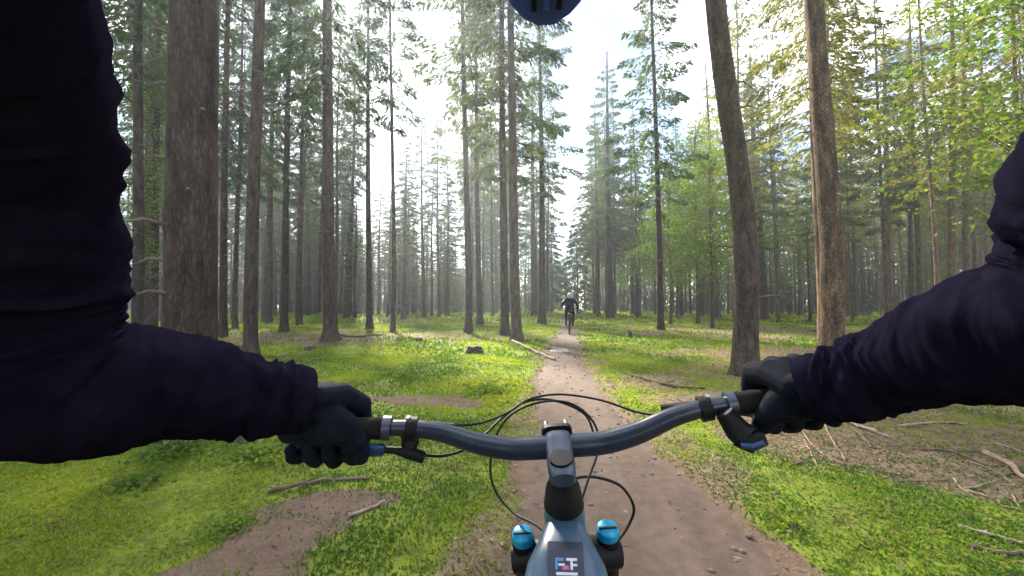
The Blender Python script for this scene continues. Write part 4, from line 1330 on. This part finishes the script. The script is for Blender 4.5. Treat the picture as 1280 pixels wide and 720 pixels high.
def sleeve(ctrl, seed):
    pts = spline([(*p, r_) for p, r_ in ctrl], 22)
    n = 72
    P_ = [Vector(p[:3]) for p in pts]; rad = [p[3] for p in pts]
    m = len(P_)
    m_ = MB()
    T = [(P_[min(i + 1, m - 1)] - P_[max(i - 1, 0)]).normalized() for i in range(m)]
    nrm = Vector((0, 0, 1)); nrm = (nrm - T[0] * nrm.dot(T[0])).normalized()
    s = 0; vs = []
    tot = sum((P_[i + 1] - P_[i]).length for i in range(m - 1))
    for i in range(m):
        if i: s += (P_[i] - P_[i - 1]).length
        nrm = (nrm - T[i] * nrm.dot(T[i])).normalized(); bi = T[i].cross(nrm)
        u = s / tot
        amp = .0022 + .0045 * math.exp(-((u - .53) / .09) ** 2) + .0042 * math.exp(-((u - .94) / .06) ** 2) + .0020 * math.exp(-((u - .3) / .12) ** 2)
        av = np.arange(n) * (6.28318 / n)
        ca_, sa_ = np.cos(av), np.sin(av)

        def ridge(fs_, fa_, tw, o_):
            # sharp-crested folds: noise drawn along the arm, twisted round it
            x_ = s * fs_ + tw * np.sin(av + seed + o_) + o_ * 7
            q_ = vnoise(x_ + 2.0 * vnoise(s * 9 + o_ + ca_ * 1.5, sa_ * 1.5 + seed), ca_ * fa_ + 11 + o_ + sa_ * fa_ * .6)
            return 1 - np.abs(q_ * 2 - 1)
        fold = (ridge(58, .8, 1.0, 1) - .5) * 1.5 + (ridge(115, 1.1, 1.8, 2) - .5) * .8 + (ridge(28, .7, .6, 3) - .5) * 1.2
        bag = (vnoise(s * 14 + seed + ca_, sa_ * 1.2 + 5) - .5) * .008
        for k in range(n):
            a = 6.28318 * k / n
            r_ = rad[i] + amp * float(fold[k]) + float(bag[k])
            if i >= m - 2: r_ *= .93 if i == m - 2 else .80
            vs.append(RI @ (P_[i] + (bi * math.cos(a) + nrm * math.sin(a)) * r_))
    fs = [(i * n + k, i * n + (k + 1) % n, (i + 1) * n + (k + 1) % n, (i + 1) * n + k) for i in range(m - 1) for k in range(n)]
    fs.append(tuple(range(n - 1, -1, -1))); fs.append(tuple((m - 1) * n + k for k in range(n)))
    m_.add(vs, fs)
    return m_.build('sleeve', M_JACKET, rider)


for sl_, ctrl_ in ((sleeve(L_SLV, 1.3), L_SLV), (sleeve(R_SLV, 4.1), R_SLV)):
    pts_ = [Vector(q_[:3]) for q_ in spline([(*p_, r_) for p_, r_ in ctrl_[-3:]], 10)]
    MB().tube([RI @ p_ for p_ in (pts_[-6], pts_[-5], pts_[-3], pts_[-1], pts_[-1] + (pts_[-1] - pts_[-2]) * .3)], [ctrl_[-1][1] * q_ for q_ in (1.05, 1.075, 1.05, 1.02, .9)], 40).build('cuff', M_JACKET, sl_)


def glove(side, W, gx=.350):
    G = BM @ barw(side, gx)
    u = ((BM @ barw(side, .27)) - (BM @ barw(side, .38))).normalized()       # toward the stem: thumb side
    v = G - W; v = (v - u * v.dot(u)).normalized()
    v = (v + Vector((0, .35, 0))); v = (v - u * v.dot(u)).normalized()
    w = u.cross(v)
    if w.z < 0: w = -w
    k = 1.18
    q = lambda a, b, c: G + (u * a + v * b + w * (c * 1.12 if c > 0 else c)) * k
    m = MB()
    offs = (.038, .0135, -.011, -.034)
    lens = (.97, 1.05, 1.0, .86)
    rads = (.0118, .0122, .0118, .0106)
    wd = (W - (L_SLV if side < 0 else R_SLV)[-4][0]).normalized()       # along the forearm
    for i in range(4):
        o_, l_, r_ = offs[i], lens[i], rads[i] * k
        start = W + u * (o_ * .42) + w * .004
        K = q(o_, .008, .031 + (.003 if i in (1, 2) else 0))
        m.tube([start - wd * .05, start, start.lerp(K, .5) + w * .010, K], [.015, .019, .0205, .0175], 12)
        m.tube([K - v * .006, K, q(o_, .036 * l_, .020), q(o_, .043 * l_, .004), q(o_ * .97, .037 * l_, -.018), q(o_ * .95, .022, -.030 * l_), q(o_ * .93, .004, -.031), q(o_ * .92, -.008, -.027)],
               [r_ * 1.12, r_ * 1.18, r_ * 1.02, r_ * 1.06, r_ * .95, r_ * .95, r_ * .88, r_ * .6], 12)
        m.ball(q(o_ * .92, -.008, -.027), r_ * .72, 10, 8)
        m.ball(K + w * .001, r_ * 1.22, 12, 8)
    # heel of the hand and thumb
    m.tube([q(-.044, -.018, .006), q(-.030, -.027, -.008), q(-.004, -.031, -.012), q(.020, -.029, -.012), q(.040, -.020, -.014)], [.016, .0195, .0205, .0200, .0165], 14)
    m.tube([W - wd * .05, W, q(-.022, -.028, .010), q(-.026, -.020, -.010)], [.020, .027, .027, .018], 14)
    m.tube([W, q(.012, -.032, .004), q(.034, -.026, -.008), q(.050, -.010, -.024)], [.022, .024, .021, .0150], 14)
    m.tube([q(.042, -.018, -.016), q(.050, -.002, -.029), q(.046, .018, -.030), q(.040, .032, -.022)], [.0150, .0132, .0128, .0100], 12)
    vsn = [RI @ Vector(p) for p in m.v]; m.v = vsn
    o = m.build('glove', M_GLOVE, rider)
    for i in range(4):
        for b_, c_ in ((.020, .0335), (.036, .0235)):
            pc = RI @ (q(offs[i], b_ * lens[i], c_) + w * .0085)
            MB().ball(pc, (.0085, .0085, .0045), 12, 6).build('knuckle_pad', M_BLACK, o)
    return bake(o, [('REMESH', dict(mode='VOXEL', voxel_size=.0021)), ('SMOOTH', dict(factor=.5, iterations=3))])


glove(-1, WL)
glove(1, WR)

# body under the clothes: one continuous figure
bd = MB()
Wd = lambda p: tuple(p)
pel, ch, nk = Vector((.0, -.42, 1.02)), Vector((.01, -.12, 1.385)), CP(.02, .30, .07)
head = CP(.035, .385, .235)
ty = (0, .75, -.65)
bd.tube([pel - Vector((0, .10, .10)), pel, pel.lerp(ch, .5) + Vector((0, -.01, .03)), ch, ch.lerp(nk, .65), nk], [.10, .135, .118, .125, .115, .07], 20, flat=(1.35, .85), up=ty)
bd.tube([CP(-.25, .265, .11), CP(-.12, .30, .06), CP(.02, .31, .04), CP(.17, .30, .06), CP(.30, .265, .11)], [.075, .085, .09, .085, .075], 16)
bd.tube([nk, nk.lerp(head, .5), head], [.062, .056, .05], 14)
bd.ball(head, (.078, .095, .115), 20, 14)
bd.tube([head + Vector((0, .085, .0)), head + Vector((0, .108, -.022))], [.010, .014], 8)
for ctrl in (L_SLV, R_SLV):
    bd.tube([p for p, _ in ctrl], [r_ * .72 for _, r_ in ctrl], 14)
for s_, foot in ((-1, Vector((-.13, .33, .37))), (1, Vector((.15, -.01, .37)))):
    hip = pel + Vector((s_ * .10, .02, -.04))
    ank = foot + Vector((0, -.09, .07))
    mid = hip.lerp(ank, .5); L2 = (ank - hip).length / 2
    kn = mid + Vector((s_ * .06, .45, .35)).normalized() * math.sqrt(max(.02, .45 ** 2 - L2 ** 2))
    bd.tube([hip, hip.lerp(kn, .5), kn, kn.lerp(ank, .35), ank], [.098, .085, .062, .06, .042], 16)
    bd.tube([ank - Vector((0, .03, .035)), ank + Vector((0, .06, -.045)), foot + Vector((0, .07, .005)), foot + Vector((0, .13, 0))], [.04, .045, .042, .03], 14, flat=(1, .75))
bd.v = [RI @ Vector(p) for p in bd.v]
body = bd.build('body', M_TROUSER, rider)
bake(body, [('REMESH', dict(mode='VOXEL', voxel_size=.011)), ('SMOOTH', dict(factor=.5, iterations=4))])
body.data.materials.clear(); body.data.materials.append(M_JACKET); body.data.materials.append(M_SKIN); body.data.materials.append(M_TROUSER)
hl = RI @ head
for p in body.data.polygons:
    p.material_index = 1 if (p.center - hl).length < .13 else (2 if p.center.z < 1.0 else 0)


def helmet(parent, c, mat, visor_tip=None, vm=None, pitch=0.0, sc=1.0):
    """half shell with raised ribs and a peak; c = head centre in the parent's space"""
    c = Vector(c)
    rings = []
    for i in range(9):
        t = i / 8
        z = -.035 + .165 * math.sin(t * math.pi / 2)
        k_ = math.cos(t * math.pi / 2) ** .55 if i < 8 else .06
        rings.append([c + Matrix.Rotation(pitch, 3, 'X') @ (Vector((math.cos(6.28318 * k / 28) * .108 * k_ * (1 + .03 * math.cos(k * 3.14159)), math.sin(6.28318 * k / 28) * .142 * k_, z)) * sc) for k in range(28)])
    h = MB().loft(rings).build('helmet', mat, parent)
    for x in (-.06, -.02, .02, .06):
        pts = [c + Matrix.Rotation(pitch, 3, 'X') @ (Vector((x, -.135 * math.cos(a) * math.sqrt(max(.05, 1 - (x / .11) ** 2)), -.03 + .168 * math.sin(a) * math.sqrt(max(.05, 1 - (x / .13) ** 2)))) * sc) for a in np.linspace(.15, math.pi - .15, 12)]
        MB().tube(pts, .010 * sc, 8).build('helmet_rib', mat, h)
    return h


hm = helmet(rider, RI @ (head + Vector((0, -.005, .03))), M_VISOR)
# peak of the helmet: curved blade running forward from the brow; its tip dips into view
br0 = CP(.035, .430, .33); tip = CP(.041, .322, .505)
rings = []
for i in range(15):
    t = (i / 14) ** .6
    c = br0.lerp(tip, t) + Vector((0, 0, .018 * math.sin(t * math.pi)))
    wdt = .085 * math.sqrt(max(.0, 1 - (t * .995) ** 2.4))
    top = []; bot = []
    for j in range(13):
        s_ = -1 + 2 * j / 12
        cv = -.010 * s_ * s_ * (1 - t)
        top.append(RI @ (c + Vector((s_ * wdt, 0, cv + .003)))); bot.append(RI @ (c + Vector((s_ * wdt, 0, cv - .003))))
    rings.append(top + bot[::-1])
vz = MB().loft(rings).build('visor', M_VISOR, hm)
for s_ in (-1, 0, 1):
    rp = [RI @ (br0.lerp(tip, t) + Vector((s_ * .03 * (1 - t * .55), 0, .018 * math.sin(t * math.pi) - .0045))) for t in np.linspace(.05, .93, 8)]
    MB().tube(rp, .0035, 8).build('visor_rib', M_BLACK if s_ else M_VISOR, vz)

# ------------------------------------------------------------------ the cyclist ahead
cq = P(712, 380 + 650 / 17.3, 17.3)
cy_loc = Vector((cq.x, cq.y + .35, gzf(cq.x, cq.y) + .012))
bike2, barw2 = build_bike('dark mountain bike ridden by the cyclist ahead', cy_loc, R(1.0), R(-2), M_BLACK, R(-2), accents=False)
p2 = empty('person', cy_loc, (0, R(1.0), R(-2)))
tag(p2, 'cyclist in dark clothing and pale grey-blue helmet riding ahead on the trail', 'person')
b2 = MB()
pl = Vector((0, -.33, 1.02)); cs = Vector((0, .02, 1.36)); nk2 = Vector((0, .12, 1.44)); hd = Vector((0, .20, 1.57))
b2.tube([pl - Vector((0, .09, .06)), pl, pl.lerp(cs, .5) + Vector((0, -.02, .03)), cs, nk2], [.10, .15, .14, .145, .08], 18, flat=(1.25, .85), up=(0, .7, -.7))
b2.tube([(-.21, .06, 1.38), (-.1, .05, 1.43), (.1, .05, 1.43), (.21, .06, 1.38)], [.07, .085, .085, .07], 14)
b2.tube([nk2, hd], [.06, .055], 12); b2.ball(hd, (.078, .095, .115), 16, 12)
for s_ in (-1, 1):
    hnd = barw2(s_, .33) + Vector((0, -.02, .03))
    sh_ = Vector((s_ * .21, .06, 1.38)); elb = (sh_ + hnd) / 2 + Vector((s_ * .07, -.10, -.05))
    b2.tube([sh_, sh_.lerp(elb, .5), elb, elb.lerp(hnd, .5), hnd], [.062, .055, .048, .042, .032], 12)
    for o_ in (-.03, -.01, .01, .03):
        b2.tube([hnd + Vector((o_, 0, .0)), hnd + Vector((o_, .04, .005)), hnd + Vector((o_, .055, -.02)), hnd + Vector((o_, .035, -.05))], [.014, .013, .012, .011], 8)
    b2.tube([hnd, hnd + Vector((-s_ * .04, 0, -.02)), hnd + Vector((-s_ * .05, .03, -.045))], [.018, .014, .011], 8)
    foot = Vector((s_ * .14, -.17 if s_ > 0 else .17, .37)); hip = pl + Vector((s_ * .10, .02, -.04)); ank = foot + Vector((0, -.09, .07))
    mid = hip.lerp(ank, .5); L2 = (ank - hip).length / 2
    kn = mid + Vector((s_ * .08, .5, .3)).normalized() * math.sqrt(max(.01, .43 ** 2 - L2 ** 2))
    b2.tube([hip, hip.lerp(kn, .5), kn, kn.lerp(ank, .35), ank], [.10, .088, .064, .06, .042], 14)
    b2.tube([ank - Vector((0, .03, .035)), ank + Vector((0, .06, -.045)), foot + Vector((0, .07, .005)), foot + Vector((0, .13, 0))], [.04, .045, .042, .03], 12, flat=(1, .75))
body2 = b2.build('body', M_TROUSER, p2)
bake(body2, [('REMESH', dict(mode='VOXEL', voxel_size=.013)), ('SMOOTH', dict(factor=.5, iterations=4))])
body2.data.materials.clear(); body2.data.materials.append(M_JACKET); body2.data.materials.append(M_SKIN)
for p in body2.data.polygons:
    p.material_index = 1 if (p.center - hd).length < .125 else 0
helmet(p2, hd + Vector((0, -.005, .03)), M_HELM2, pitch=.15, sc=1.1)

# ------------------------------------------------------------------ forest air
HAZE = 0.0021
if HAZE > 0:
    hb = MB().box((0, 0, 13.0), (304, 304, 29.5)).build('haze', None, None, False)
    mz = bpy.data.materials.new('haze_air'); mz.use_nodes = True
    zn, zl = mz.node_tree.nodes, mz.node_tree.links
    zn.clear()
    zo = zn.new('ShaderNodeOutputMaterial'); pvn = zn.new('ShaderNodeVolumePrincipled')
    pvn.inputs['Color'].default_value = (.80, .89, 1.0, 1); pvn.inputs['Density'].default_value = HAZE; pvn.inputs['Anisotropy'].default_value = 0.6
    zl.new(pvn.outputs[0], zo.inputs['Volume'])
    hb.data.materials.append(mz)
    tag(hb, 'thin pale haze in the forest air', 'haze', kind='stuff')
